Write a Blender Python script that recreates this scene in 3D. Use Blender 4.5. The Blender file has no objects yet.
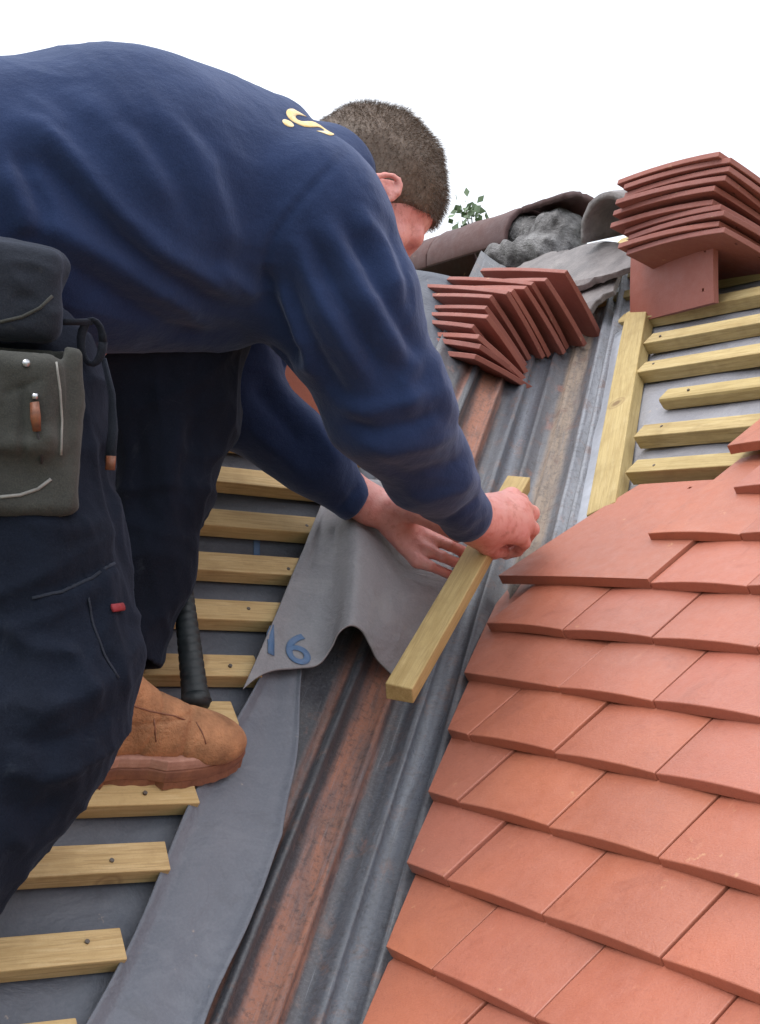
import bpy, bmesh, math, random
import numpy as np
from mathutils import Vector, Matrix
from mathutils.bvhtree import BVHTree
random.seed(7); RNG = np.random.default_rng(7)
SC = bpy.context.scene; COL = SC.collection
# ---------------------------------------------------------------- camera frame (solved from the tile lattice)
FPX = 1395.6
MW = np.array([[0.8506, 0.0781, 0.5200], [-0.5227, 0.0179, 0.8523], [0.0573, -0.9968, 0.0560]])
MW[0] /= np.linalg.norm(MW[0]); MW[1] -= MW[0]*(MW[0]@MW[1]); MW[1] /= np.linalg.norm(MW[1]); MW[2] = np.cross(MW[0], MW[1])
CAM = np.array([-0.876, -1.3741, 0.3059])
C44 = math.cos(math.radians(44)); S44 = math.sin(math.radians(44)); T44 = S44/C44
def ray(x, y): return MW @ np.array([(x-380)/FPX, (y-512)/FPX, 1.0])
def P(x, y, d): return CAM + ray(x, y)*d
def D(x, y, z):                      # a direction given right, down, away
    v = MW @ np.array([x, y, z], float); return v/np.linalg.norm(v)
def topx(V):
    c = (V-CAM) @ MW; return np.stack([380+FPX*c[:, 0]/c[:, 2], 512+FPX*c[:, 1]/c[:, 2], c[:, 2]], 1)
def onR(x, y, off=0.0):
    r = ray(x, y); s = (T44*CAM[0]+off/C44-CAM[2])/(r[2]-T44*r[0]); return CAM+r*s
def onL(x, y, off=0.0):
    r = ray(x, y); s = (T44*CAM[1]+off/C44-CAM[2])/(r[2]-T44*r[1]); return CAM+r*s
def onV(x, y, off=0.0):
    a = onL(x, y, off); b = onR(x, y, off)
    return a if np.linalg.norm(a-CAM) < np.linalg.norm(b-CAM) else b
NR = np.array([-S44, 0, C44]); NL = np.array([0, -S44, C44])
def RP(v, y, off=0.0): return np.array([v*C44, y, v*S44])+NR*off
def LP(x, v, off=0.0): return np.array([x, v*C44, v*S44])+NL*off
def VP(s, al, off=0.0):               # valley coordinates: across, along (plan), lift
    x = (al+s)/2**.5; y = (al-s)/2**.5
    return np.array([x, y, T44*max(x, y)+off/C44])
# ---------------------------------------------------------------- naming helpers
def link(o, parent=None):
    COL.objects.link(o)
    if parent is not None: o.parent = parent
    return o
def tag(o, label=None, cat=None, group=None, kind=None):
    if label: o['label'] = label
    if cat: o['category'] = cat
    if group: o['group'] = group
    if kind: o['kind'] = kind
    return o
def empty(name, loc=(0, 0, 0), **k):
    o = bpy.data.objects.new(name, None); o.location = Vector(loc); o.empty_display_size = .05; link(o); bpy.context.view_layer.update()
    return tag(o, **k)
def meshobj(name, verts, faces, m, parent=None, smooth=False, mw=None):
    me = bpy.data.meshes.new(name)
    if isinstance(verts, np.ndarray): verts = verts.tolist()
    if isinstance(faces, np.ndarray): faces = faces.tolist()
    me.from_pydata([tuple(v) for v in verts], [], faces); me.validate(); me.update()
    if smooth: me.polygons.foreach_set('use_smooth', [True]*len(me.polygons))
    me.materials.append(m)
    o = bpy.data.objects.new(name, me); link(o)
    if mw is not None: o.matrix_world = mw
    if parent is not None:
        o.parent = parent; o.matrix_parent_inverse = parent.matrix_world.inverted()
    return o
def frame(o, x, y, z):
    return Matrix(((x[0], y[0], z[0], o[0]), (x[1], y[1], z[1], o[1]), (x[2], y[2], z[2], o[2]), (0, 0, 0, 1)))
def bevel(o, w, seg=2):
    b = o.modifiers.new('bevel', 'BEVEL'); b.width = w; b.segments = seg; b.limit_method = 'ANGLE'; b.angle_limit = .6
    return o
# ---------------------------------------------------------------- materials
class N:
    def __init__(s, name):
        s.m = bpy.data.materials.new(name); s.m.use_nodes = True; s.t = s.m.node_tree; s.t.nodes.clear()
        s.out = s.t.nodes.new('ShaderNodeOutputMaterial'); s.b = s.t.nodes.new('ShaderNodeBsdfPrincipled')
        s.t.links.new(s.b.outputs[0], s.out.inputs[0])
    def n(s, ty, **k):
        q = s.t.nodes.new(ty)
        for a, v in k.items(): setattr(q, a, v)
        return q
    def l(s, a, b): s.t.links.new(a, b)
    def coord(s, scale=(1, 1, 1), rnd=True, world=False):
        tc = s.n('ShaderNodeTexCoord'); mp = s.n('ShaderNodeMapping'); mp.inputs['Scale'].default_value = scale
        s.l(tc.outputs['Object'], mp.inputs[0])
        if rnd:
            oi = s.n('ShaderNodeObjectInfo'); mu = s.n('ShaderNodeMath', operation='MULTIPLY'); mu.inputs[1].default_value = 37.0
            s.l(oi.outputs['Random'], mu.inputs[0]); s.l(mu.outputs[0], mp.inputs['Location'])
        return mp.outputs[0]
    def noise(s, co, scale, detail=4, rough=.55, dist=0):
        q = s.n('ShaderNodeTexNoise'); s.l(co, q.inputs['Vector']); q.inputs['Scale'].default_value = scale
        q.inputs['Detail'].default_value = detail; q.inputs['Roughness'].default_value = rough; q.inputs['Distortion'].default_value = dist
        return q.outputs['Fac']
    def ramp(s, fac, stops, interp='LINEAR'):
        r = s.n('ShaderNodeValToRGB'); s.l(fac, r.inputs[0]); e = r.color_ramp; e.interpolation = interp
        while len(e.elements) < len(stops): e.elements.new(.5)
        for el, (p, c) in zip(e.elements, stops):
            el.position = p; el.color = tuple(c)+(1,) if not isinstance(c, (int, float)) else (c, c, c, 1)
        return r.outputs[0]
    def mix(s, f, a, b, mode='MIX'):
        q = s.n('ShaderNodeMix', data_type='RGBA', blend_type=mode)
        for v, i in ((f, 0), (a, 6), (b, 7)):
            if hasattr(v, 'links'): s.l(v, q.inputs[i])
            elif i == 0: q.inputs[0].default_value = v
            else: q.inputs[i].default_value = tuple(v)+(1,)
        return q.outputs[2]
    def bump(s, h, strength, dist=.002):
        q = s.n('ShaderNodeBump'); s.l(h, q.inputs['Height']); q.inputs['Strength'].default_value = strength; q.inputs['Distance'].default_value = dist
        if s.b.inputs['Normal'].links: s.l(s.b.inputs['Normal'].links[0].from_socket, q.inputs['Normal'])
        s.l(q.outputs[0], s.b.inputs['Normal'])
    def set(s, col=None, rough=None, **k):
        for v, nm in ((col, 'Base Color'), (rough, 'Roughness')):
            if v is None: continue
            if hasattr(v, 'links'): s.l(v, s.b.inputs[nm])
            else: s.b.inputs[nm].default_value = tuple(v)+(1,) if nm == 'Base Color' else v
        for a, v in k.items(): s.b.inputs[a.replace('_', ' ')].default_value = v
        return s.m
def rndval(q):                       # per-object brightness
    oi = q.n('ShaderNodeObjectInfo'); return oi.outputs['Random']
def mat_tile(name, c1, c2, c3, rough=.48):
    q = N(name); co = q.coord()
    big = q.noise(co, 9, 5); base = q.mix(q.ramp(big, [(.3, 0), (.7, 1)]), c1, c2)
    base = q.mix(q.ramp(rndval(q), [(0, 0.0), (1, .9)]), base, c3)
    base = q.mix(q.ramp(q.noise(co, 4.0, 2), [(.42, 0), (.62, .5)]), base, (c2[0]*.92, c2[1]*1.12, c2[2]*1.35))
    fine = q.noise(co, 420, 3, .7); base = q.mix(q.ramp(fine, [(.35, .0), (.75, .22)]), base, (c1[0]*1.35, c1[1]*1.5, c1[2]*1.5))
    dk = q.noise(co, 160, 4, .7); base = q.mix(q.ramp(dk, [(.58, 0), (.72, .3)]), base, (c1[0]*.5, c1[1]*.45, c1[2]*.45))
    fl = q.noise(co, 38, 2, .6); fl2 = q.noise(co, 150, 2, .7)
    m = q.n('ShaderNodeMath', operation='MULTIPLY'); q.l(q.ramp(fl, [(.70, 0), (.76, 1)]), m.inputs[0]); q.l(q.ramp(fl2, [(.48, 0), (.62, .5)]), m.inputs[1])
    base = q.mix(m.outputs[0], base, (.72, .45, .24))
    sc_ = q.noise(q.coord((1, .35, 1)), 70, 4, .75, .6); base = q.mix(q.ramp(sc_, [(.62, 0), (.72, .35)]), base, (c1[0]*1.2, c1[1]*1.55, c1[2]*1.7))
    bd_ = q.noise(co, 14, 6, .75, .8); base = q.mix(q.ramp(bd_, [(.56, 0), (.70, .4)]), base, (c2[0]*.72, c2[1]*.68, c2[2]*.72))
    q.bump(fine, .45, .001); q.bump(q.noise(co, 26, 4), .45, .003)
    q.b.inputs['Specular IOR Level'].default_value = .62
    return q.set(base, q.ramp(q.noise(co, 60, 3), [(.3, rough-.07), (.7, rough+.12)]))
def mat_wood(name, c1, c2, c3):
    q = N(name); co = q.coord((1.0, 14, 14)); co2 = q.coord((1, 1, 1))
    g = q.noise(co, 6, 6, .6, .8); base = q.mix(q.ramp(g, [(.35, 0), (.65, 1)]), c1, c2)
    g2 = q.noise(co, 22, 3, .6); base = q.mix(q.ramp(g2, [(.5, 0), (.7, .55)]), base, c3)
    g3 = q.noise(q.coord((1.0, 26, 26)), 9, 4, .6, 1.2); base = q.mix(q.ramp(g3, [(.52, 0), (.62, .5), (.72, .1)]), base, (c2[0]*.62, c2[1]*.56, c2[2]*.46))
    st = q.noise(co2, 14, 4, .65); base = q.mix(q.ramp(st, [(.5, 0), (.78, .55)]), base, (c2[0]*.55, c2[1]*.5, c2[2]*.42))
    base = q.mix(q.ramp(rndval(q), [(0, 0), (1, .35)]), base, (c1[0]*.8, c1[1]*.78, c1[2]*.62))
    v = q.n('ShaderNodeTexVoronoi'); q.l(q.coord((1, 1.0, 1.0)), v.inputs['Vector']); v.inputs['Scale'].default_value = 5.5
    base = q.mix(q.ramp(v.outputs['Distance'], [(.035, .8), (.075, 0)]), base, (.16, .085, .035))
    base = q.mix(q.ramp(v.outputs['Distance'], [(.07, 0), (.085, .5), (.11, 0)]), base, (.22, .12, .05))
    sp = q.noise(co2, 500, 2, .7); base = q.mix(q.ramp(sp, [(.5, 0), (.8, .35)]), base, (c1[0]*.6, c1[1]*.55, c1[2]*.5))
    q.bump(g2, .4, .001); q.bump(sp, .3, .0006)
    return q.set(base, .72)
def mat_fabric(name, c1, c2, sc=7, fine=700, sheen=.3, bump=.35, rough=.9, stain=None, sheenc=(.6, .7, 1, 1), crease=9, cst=.30):
    q = N(name); co = q.coord(rnd=False)
    base = q.mix(q.ramp(q.noise(co, sc, 5, .6), [(.3, 0), (.7, 1)]), c1, c2)
    fn = q.noise(co, fine, 2, .8); base = q.mix(q.ramp(fn, [(.4, 0), (.8, .35)]), base, (c2[0]*1.9+.01, c2[1]*1.8+.01, c2[2]*1.6+.01))
    lint = q.noise(co, 130, 3, .8); base = q.mix(q.ramp(lint, [(.66, 0), (.78, .3)]), base, (c2[0]*2+.03, c2[1]*2+.03, c2[2]*1.6+.03))
    if stain:
        st = q.noise(co, 16, 6, .75, 1.2); base = q.mix(q.ramp(st, [(.60, 0), (.74, .5)]), base, stain)
    q.bump(fn, bump, .0011); q.bump(q.noise(co, 45, 4, .6), .4, .005)
    m = q.set(base, rough); q.b.inputs['Sheen Weight'].default_value = sheen; q.b.inputs['Sheen Tint'].default_value = sheenc
    q.b.inputs['Sheen Roughness'].default_value = .45; q.b.inputs['Specular IOR Level'].default_value = .15
    return m
def mat_membrane(name, c1, c2, rough=.6):
    q = N(name); co = q.coord(rnd=False)
    base = q.mix(q.ramp(q.noise(co, 5, 5, .6), [(.3, 0), (.7, 1)]), c1, c2)
    fn = q.noise(co, 300, 2, .8); base = q.mix(q.ramp(fn, [(.4, 0), (.75, .3)]), base, (c2[0]*1.5, c2[1]*1.45, c2[2]*1.4))
    d = q.noise(co, 22, 6, .7, .6); base = q.mix(q.ramp(d, [(.55, 0), (.75, .4)]), base, (c1[0]*.62, c1[1]*.58, c1[2]*.52))
    d2 = q.noise(co, 60, 3, .7); base = q.mix(q.ramp(d2, [(.70, 0), (.76, .4)]), base, (.5, .38, .3))
    sm = q.noise(q.coord((1, 1, 2.5), rnd=False), 9, 6, .7, 1.0); base = q.mix(q.ramp(sm, [(.52, 0), (.62, .28)]), base, (c2[0]*1.45, c2[1]*1.42, c2[2]*1.36))
    q.bump(fn, .3, .0008); q.bump(q.noise(co, 13, 5, .6, .8), .9, .008)
    return q.set(base, rough)
def mat_plain(name, c1, c2, sc=40, rough=.6, bump=.3, bd=.001, metal=0.0, rr=.12):
    q = N(name); co = q.coord()
    f = q.noise(co, sc, 5, .65); base = q.mix(q.ramp(f, [(.35, 0), (.68, 1)]), c1, c2)
    f2 = q.noise(co, sc*7, 3, .7); base = q.mix(q.ramp(f2, [(.5, 0), (.8, .4)]), base, (c1[0]*.6, c1[1]*.6, c1[2]*.6))
    q.bump(f2, bump, bd)
    return q.set(base, q.ramp(f, [(.3, rough-rr), (.7, rough+rr)]), Metallic=metal)
M = {}
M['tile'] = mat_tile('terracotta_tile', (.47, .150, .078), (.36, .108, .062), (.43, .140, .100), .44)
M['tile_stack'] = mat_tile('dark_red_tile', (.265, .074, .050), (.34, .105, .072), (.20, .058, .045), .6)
M['batten_l'] = mat_wood('batten_pine', (.62, .435, .215), (.48, .32, .14), (.70, .53, .30))
M['batten_r'] = mat_wood('batten_treated_pine', (.55, .42, .195), (.42, .30, .125), (.61, .49, .27))
M['batten_h'] = mat_wood('sawn_pine', (.50, .36, .16), (.38, .26, .105), (.57, .43, .22))
M['jumper'] = mat_fabric('navy_fleece', (.011, .021, .062), (.019, .035, .096), sheen=.32, stain=(.030, .046, .095))
M['trouser'] = mat_fabric('dark_work_trousers', (.0035, .0045, .009), (.008, .012, .024), sheen=.07, rough=.95, stain=(.034, .040, .052), cst=.6, crease=11)
M['trouser_far'] = M['trouser']
M['pouch'] = mat_fabric('grey_pouch_canvas', (.030, .031, .030), (.058, .058, .053), sc=14, sheen=.08, rough=.8, cst=.5, crease=16, stain=(.12, .11, .095), sheenc=(1, 1, 1, 1))
M['pouch_edge'] = mat_plain('pale_piping', (.30, .29, .27), (.18, .17, .16))
M['strap'] = mat_fabric('dark_webbing', (.012, .014, .020), (.024, .028, .04), sheen=.1, stain=(.06, .06, .06))
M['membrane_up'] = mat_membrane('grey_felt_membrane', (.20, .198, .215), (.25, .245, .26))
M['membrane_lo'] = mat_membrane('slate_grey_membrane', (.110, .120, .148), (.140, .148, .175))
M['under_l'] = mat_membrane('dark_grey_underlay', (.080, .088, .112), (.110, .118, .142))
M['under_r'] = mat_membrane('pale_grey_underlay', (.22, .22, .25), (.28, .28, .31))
M['mark'] = mat_plain('blue_print', (.07, .15, .29), (.13, .19, .31), 60, .7)
M['rubber'] = mat_plain('black_rubber', (.010, .014, .016), (.02, .026, .03), 60, .5)
M['steel'] = mat_plain('worn_steel', (.5, .5, .52), (.35, .36, .38), 60, .32, metal=1.0)
M['brass'] = mat_plain('orange_leather', (.22, .07, .03), (.10, .035, .018), 120, .5)
M['leather'] = mat_plain('tan_suede', (.50, .235, .11), (.27, .125, .06), 30, .75, .8, .0025)
M['sole'] = mat_plain('brown_rubber_sole', (.26, .105, .058), (.16, .062, .038), 40, .65)
M['welt'] = mat_plain('dusty_pink_welt', (.50, .27, .20), (.36, .17, .12), 50, .6)
M['lace'] = mat_plain('dark_lace', (.02, .018, .02), (.04, .03, .03), 90, .8)
M['red'] = mat_plain('red_label', (.28, .02, .03), (.2, .015, .02), 90, .7)
M['nail'] = mat_plain('rusty_nail', (.10, .09, .085), (.16, .12, .09), 200, .5, metal=.6)
M['letter'] = mat_plain('cream_print', (.78, .50, .16), (.70, .62, .45), 60, .6)
M['mortar'] = mat_plain('pale_mortar', (.32, .31, .31), (.045, .04, .04), 19, .9, .9, .012)
M['slate'] = mat_plain('weathered_slate', (.13, .115, .115), (.26, .235, .23), 17, .62, .6, .003)
M['ridge'] = mat_tile('old_ridge_clay', (.125, .048, .042), (.065, .038, .038), (.09, .042, .038), .7)
M['metalgrey'] = mat_plain('grey_zinc', (.45, .47, .52), (.3, .31, .34), 10, .4, metal=.6)
M['eye'] = mat_plain('eye_white', (.7, .7, .68), (.6, .6, .6), 30, .2)
M['brick'] = mat_plain('house_brick', (.30, .12, .08), (.22, .09, .06), 12, .85)
M['leaf'] = mat_plain('leaf', (.13, .19, .10), (.22, .29, .18), 30, .6)
M['bark'] = mat_plain('bark', (.10, .08, .06), (.06, .05, .04), 30, .9)
M['grass'] = mat_plain('grass_ground', (.06, .10, .03), (.04, .07, .02), .6, .9)
def skin():
    q = N('skin'); co = q.coord(rnd=False)
    base = q.mix(q.ramp(q.noise(co, 28, 4, .6), [(.35, 0), (.65, 1)]), (.64, .255, .225), (.70, .33, .29))
    base = q.mix(q.ramp(q.noise(co, 90, 3), [(.5, 0), (.72, .45)]), base, (.52, .13, .11))
    base = q.mix(q.ramp(q.noise(co, 45, 5, .75), [(.55, 0), (.75, .5)]), base, (.30, .13, .10)); q.bump(q.noise(q.coord((1, 2.2, 1), rnd=False), 190, 4, .7), .5, .0014)
    q.bump(q.noise(co, 350, 3, .7), .35, .0008); q.bump(q.noise(co, 110, 3, .6), .3, .0018)
    m = q.set(base, .42); q.b.inputs['Subsurface Weight'].default_value = .12; q.b.inputs['Subsurface Radius'].default_value = (.012, .004, .002)
    q.b.inputs['Subsurface Scale'].default_value = .6
    return m
M['skin'] = skin()
def hairm():
    q = N('brown_hair'); co = q.coord(rnd=False)
    base = q.mix(q.ramp(q.noise(co, 220, 2, .7), [(.3, 0), (.7, 1)]), (.088, .056, .038), (.145, .098, .068))
    return q.set(base, .5)
M['hair'] = hairm()
def trough_mat():
    q = N('lead_trough'); tc = q.n('ShaderNodeTexCoord'); sep = q.n('ShaderNodeSeparateXYZ'); q.l(tc.outputs['Object'], sep.inputs[0])
    co = q.coord((6, 1, 6), rnd=False); co1 = q.coord(rnd=False)
    w = q.noise(co, 7, 5, .65); wm = q.n('ShaderNodeMath', operation='MULTIPLY_ADD'); q.l(w, wm.inputs[0]); wm.inputs[1].default_value = .018; wm.inputs[2].default_value = -.009
    ad = q.n('ShaderNodeMath', operation='ADD'); q.l(sep.outputs[0], ad.inputs[0]); q.l(wm.outputs[0], ad.inputs[1])
    mr = q.n('ShaderNodeMapRange'); mr.inputs[1].default_value = -.19; mr.inputs[2].default_value = .19; q.l(ad.outputs[0], mr.inputs[0])
    f = lambda s: (s+.19)/.38
    dk = (.045, .047, .055); rust = (.30, .128, .082); blue = (.082, .090, .108); tan = (.27, .205, .155)
    base = q.ramp(mr.outputs[0], [(f(-.17), (.06, .06, .07)), (f(-.128), dk), (f(-.118), (.22, .10, .07)), (f(-.112), dk), (f(-.098), dk), (f(-.090), rust), (f(-.058), rust),
        (f(-.052), (.05, .04, .045)), (f(-.040), (.06, .065, .08)), (f(-.022), blue), (f(.0), (.10, .11, .135)), (f(.02), (.07, .075, .09)), (f(.048), (.12, .12, .13)), (f(.056), tan), (f(.086), tan), (f(.096), (.10, .105, .12)), (f(.112), (.22, .23, .26))])
    pat = q.noise(co, 5, 6, .7, .5); base = q.mix(q.ramp(pat, [(.48, 0), (.66, .65)]), base, (.075, .078, .09))
    pr = q.noise(q.coord((2.5, 1, 2.5), rnd=False), 9, 5, .7, .4); base = q.mix(q.ramp(pr, [(.60, 0), (.70, .55)]), base, (.30, .12, .075))
    stk = q.noise(q.coord((30, 1.6, 30), rnd=False), 5, 5, .7, .4); base = q.mix(q.ramp(stk, [(.52, 0), (.64, .45)]), base, (.05, .046, .05)); stl = q.noise(q.coord((44, 1.2, 44), rnd=False), 6, 4, .7); base = q.mix(q.ramp(stl, [(.60, 0), (.68, .35)]), base, (.26, .27, .30))
    bl = q.noise(co1, 24, 6, .75, .5); base = q.mix(q.ramp(bl, [(.54, 0), (.64, .6)]), base, (.15, .085, .065))
    fn = q.noise(co1, 260, 3, .8); base = q.mix(q.ramp(fn, [(.45, 0), (.72, .25)]), base, (.24, .23, .24))
    fn2 = q.noise(co1, 120, 4, .8); base = q.mix(q.ramp(fn2, [(.5, 0), (.68, .6)]), base, (.04, .035, .035))
    q.bump(fn, .3, .001); q.bump(fn2, .35, .002)
    dust = q.ramp(mr.outputs[0], [(f(-.094), 0), (f(-.088), .9), (f(-.060), .9), (f(-.054), 0), (f(.050), 0), (f(.058), .7), (f(.086), .7), (f(.092), 0)])
    return q.set(base, q.mix(dust, q.ramp(pat, [(.3, .24), (.7, .45)]), (.85, .85, .85)))
M['trough'] = trough_mat()
# ---------------------------------------------------------------- implicit surfaces
def cap(a, b, r1, r2=None):
    a = np.array(a, float); b = np.array(b, float); r2 = r1 if r2 is None else r2; ab = b-a; L = ab@ab+1e-12
    def f(p):
        t = np.clip(((p-a)@ab)/L, 0, 1); return np.linalg.norm(p-a-t[:, None]*ab, axis=1)-(r1+(r2-r1)*t)
    return f
def ell(c, ax, r):
    c = np.array(c, float); A = np.array(ax, float); r = np.array(r, float)
    def f(p):
        q = (p-c)@A.T; k0 = np.linalg.norm(q/r, axis=1); k1 = np.linalg.norm(q/(r*r), axis=1)+1e-9; return k0*(k0-1)/k1
    return f
def rbox(c, ax, h, r):
    c = np.array(c, float); A = np.array(ax, float); h = np.array(h, float)-r
    def f(p):
        q = np.abs((p-c)@A.T)-h; return np.linalg.norm(np.maximum(q, 0), axis=1)+np.minimum(q.max(1), 0)-r
    return f
def ecap(a, b, r1, r2, flat, fl):      # capsule flattened along direction "flat" by factor fl
    a = np.array(a, float); b = np.array(b, float); n = np.array(flat, float); n = n/np.linalg.norm(n); ab = b-a; L = ab@ab
    def f(p):
        t = np.clip(((p-a)@ab)/L, 0, 1); q = p-a-t[:, None]*ab; h = q@n; q = q+((1/fl-1)*h)[:, None]*n
        return (np.linalg.norm(q, axis=1)-(r1+(r2-r1)*t))*min(1, fl+.15)
    return f
def plane(c, n):
    c = np.array(c, float); n = np.array(n, float)/np.linalg.norm(n)
    return lambda p: (p-c)@n
def smin(a, b, k):
    if k <= 0: return np.minimum(a, b)
    h = np.maximum(k-np.abs(a-b), 0)/k; return np.minimum(a, b)-h*h*k*.25
def evalp(prims, p):
    d = None
    for op, k, f in prims:
        v = f(p)
        if op == 'u': d = v if d is None else smin(d, v, k)
        elif d is not None: d = -smin(-d, v, k)      # subtract v's inside:  max(d, -v)
    return d
def polymesh(prims, lo, hi, h, n=12, noise=None):
    lo = np.array(lo, float); nb = np.ceil((np.array(hi)-lo)/(h*n)).astype(int)
    Rb = h*n*.87
    I = np.stack(np.meshgrid(*[np.arange(k) for k in nb], indexing='ij'), -1).reshape(-1, 3)
    cen = lo+(I+.5)*h*n
    dc = np.stack([f(cen) for _, _, f in prims], 1)
    isu = np.array([op == 'u' for op, _, _ in prims]); kk = max(k for _, k, _ in prims)
    dmin = dc[:, isu].min(1); keep = (dmin < Rb+kk*.5) & (dmin > -(Rb+.03))
    # deep interiors may still be cut by subtractions
    if (~isu).any(): keep |= (dmin < 0) & (dc[:, ~isu].min(1) < Rb)
    g = np.arange(n+1); G = np.stack(np.meshgrid(g, g, g, indexing='ij'), -1).reshape(-1, 3)
    W = (nb*n+2).astype(np.int64)
    ids = []; pos = []; quads = []
    corners = [(0, 0, 0), (1, 0, 0), (0, 1, 0), (1, 1, 0), (0, 0, 1), (1, 0, 1), (0, 1, 1), (1, 1, 1)]
    edges = [(a, b) for a in range(8) for b in range(a+1, 8) if sum(abs(corners[a][i]-corners[b][i]) for i in range(3)) == 1]
    for bi in np.nonzero(keep)[0]:
        base = I[bi]*n; p = lo+(base+G)*h
        sel = [pr for j, pr in enumerate(prims) if dc[bi, j] < Rb+pr[1]+.07]
        if not sel or not any(s[0] == 'u' for s in sel): continue
        d = evalp(sel, p)
        if noise is not None: d = d+noise(p)
        if d.min() > 0 or d.max() < 0: continue
        d = d.reshape(n+1, n+1, n+1); s = d < 0
        # cells
        cs = [d[a:a+n, b:b+n, c:c+n] for a, b, c in corners]
        cnt = sum((q < 0).astype(int) for q in cs); act = (cnt > 0) & (cnt < 8); ci = np.argwhere(act)
        if len(ci):
            acc = np.zeros((len(ci), 3)); num = np.zeros(len(ci)); vals = [q[act] for q in cs]
            for a, b in edges:
                va, vb = vals[a], vals[b]; x = (va < 0) != (vb < 0); t = np.where(x, va/np.where(x, va-vb, 1), 0)
                ca = np.array(corners[a], float); cb = np.array(corners[b], float)
                acc += np.where(x[:, None], ca+t[:, None]*(cb-ca), 0); num += x
            v = acc/num[:, None]; gi = ci+base; pos.append(lo+(gi+v)*h); ids.append((gi[:, 0]*W[1]+gi[:, 1])*W[2]+gi[:, 2])
        for ax in range(3):
            sl0 = [slice(0, n)]*3; sl1 = [slice(0, n)]*3; sl1[ax] = slice(1, n+1)
            a = s[tuple(sl0)]; b = s[tuple(sl1)]; e = np.argwhere(a != b)
            if not len(e): continue
            fl = a[a != b]; ge = e+base; u = np.zeros(3, int); w = np.zeros(3, int); u[(ax+1) % 3] = 1; w[(ax+2) % 3] = 1
            q = [ge-u-w, ge-w, ge, ge-u]; q = np.stack([(x[:, 0]*W[1]+x[:, 1])*W[2]+x[:, 2] for x in q], 1)
            q[~fl] = q[~fl][:, ::-1]; quads.append(q)
    ids = np.concatenate(ids); pos = np.concatenate(pos); quads = np.concatenate(quads)
    uid, fi = np.unique(ids, return_index=True); V = pos[fi]
    idx = np.searchsorted(uid, quads); idx[idx >= len(uid)] = 0; ok = (uid[idx] == quads).all(1); F = idx[ok]
    return V, F
def smooth(V, F, it=2, lam=.5):
    E = np.concatenate([F[:, [0, 1]], F[:, [1, 2]], F[:, [2, 3]], F[:, [3, 0]]]); E = np.concatenate([E, E[:, ::-1]])
    deg = np.bincount(E[:, 0], minlength=len(V))[:, None]; deg[deg == 0] = 1
    for _ in range(it):
        A = np.stack([np.bincount(E[:, 0], V[E[:, 1], k], minlength=len(V)) for k in range(3)], 1)/deg; V = V+(A-V)*lam
    return V
def normals(V, F):
    n = np.cross(V[F[:, 2]]-V[F[:, 0]], V[F[:, 3]]-V[F[:, 1]]); N_ = np.zeros_like(V)
    for k in range(4):
        for c in range(3): N_[:, c] += np.bincount(F[:, k], n[:, c], minlength=len(V))
    return N_/(np.linalg.norm(N_, axis=1)[:, None]+1e-12)
def folds(V, F, strokes):
    """press creases and folds into cloth: each stroke is (points, height, width) where the photograph shows the crease"""
    Nn = normals(V, F); q = topx(V); facing = ((CAM-V)*Nn).sum(1) > 0; disp = np.zeros(len(V))
    for pts, amp, wid in strokes:
        pts = np.array(pts, float); best = np.full(len(V), 1e9); tt = np.zeros(len(V)); n = len(pts)-1
        for i in range(n):
            a, b = pts[i], pts[i+1]; ab = b-a; t = np.clip(((q[:, :2]-a)@ab)/(ab@ab), 0, 1); d = np.linalg.norm(q[:, :2]-a-t[:, None]*ab, axis=1)
            m = d < best; best[m] = d[m]; tt[m] = (i+t[m])/n
        disp += amp*np.exp(-(best/wid)**2)*np.clip(np.sin(np.pi*np.clip(tt, .02, .98))*1.6, 0, 1)
    return V+Nn*(disp*facing)[:, None]
def crumple(V, F, amp, fr, seed=0):
    r_ = np.random.default_rng(seed); Nn = normals(V, F); out = np.zeros(len(V))
    for o_ in range(3):
        f_ = fr*1.8**o_; A = r_.normal(size=(3, 3)); W_ = np.sin(V@(A*f_*.35).T+r_.uniform(0, 6, 3))*1.4/f_*2.2
        K = r_.normal(size=(6, 3)); K /= np.linalg.norm(K, axis=1)[:, None]; K *= f_*r_.uniform(.6, 1.3, 6)[:, None]
        n_ = np.sin((V+W_)@K.T+r_.uniform(0, 6.28, 6)).sum(1)/2.4; out += (np.exp(-np.abs(n_)*2.2)-.45)*amp/1.7**o_
    return V+Nn*out[:, None]
def wob(a, f1, seed=0):               # slow random undulation for cloth
    r = np.random.default_rng(seed); K = r.normal(size=(7, 3)); K /= np.linalg.norm(K, axis=1)[:, None]; K *= f1*r.uniform(.6, 1.6, 7)[:, None]; ph = r.uniform(0, 6.28, 7)
    return lambda p: a*np.sin(p@K.T+ph).sum(1)/3
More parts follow.
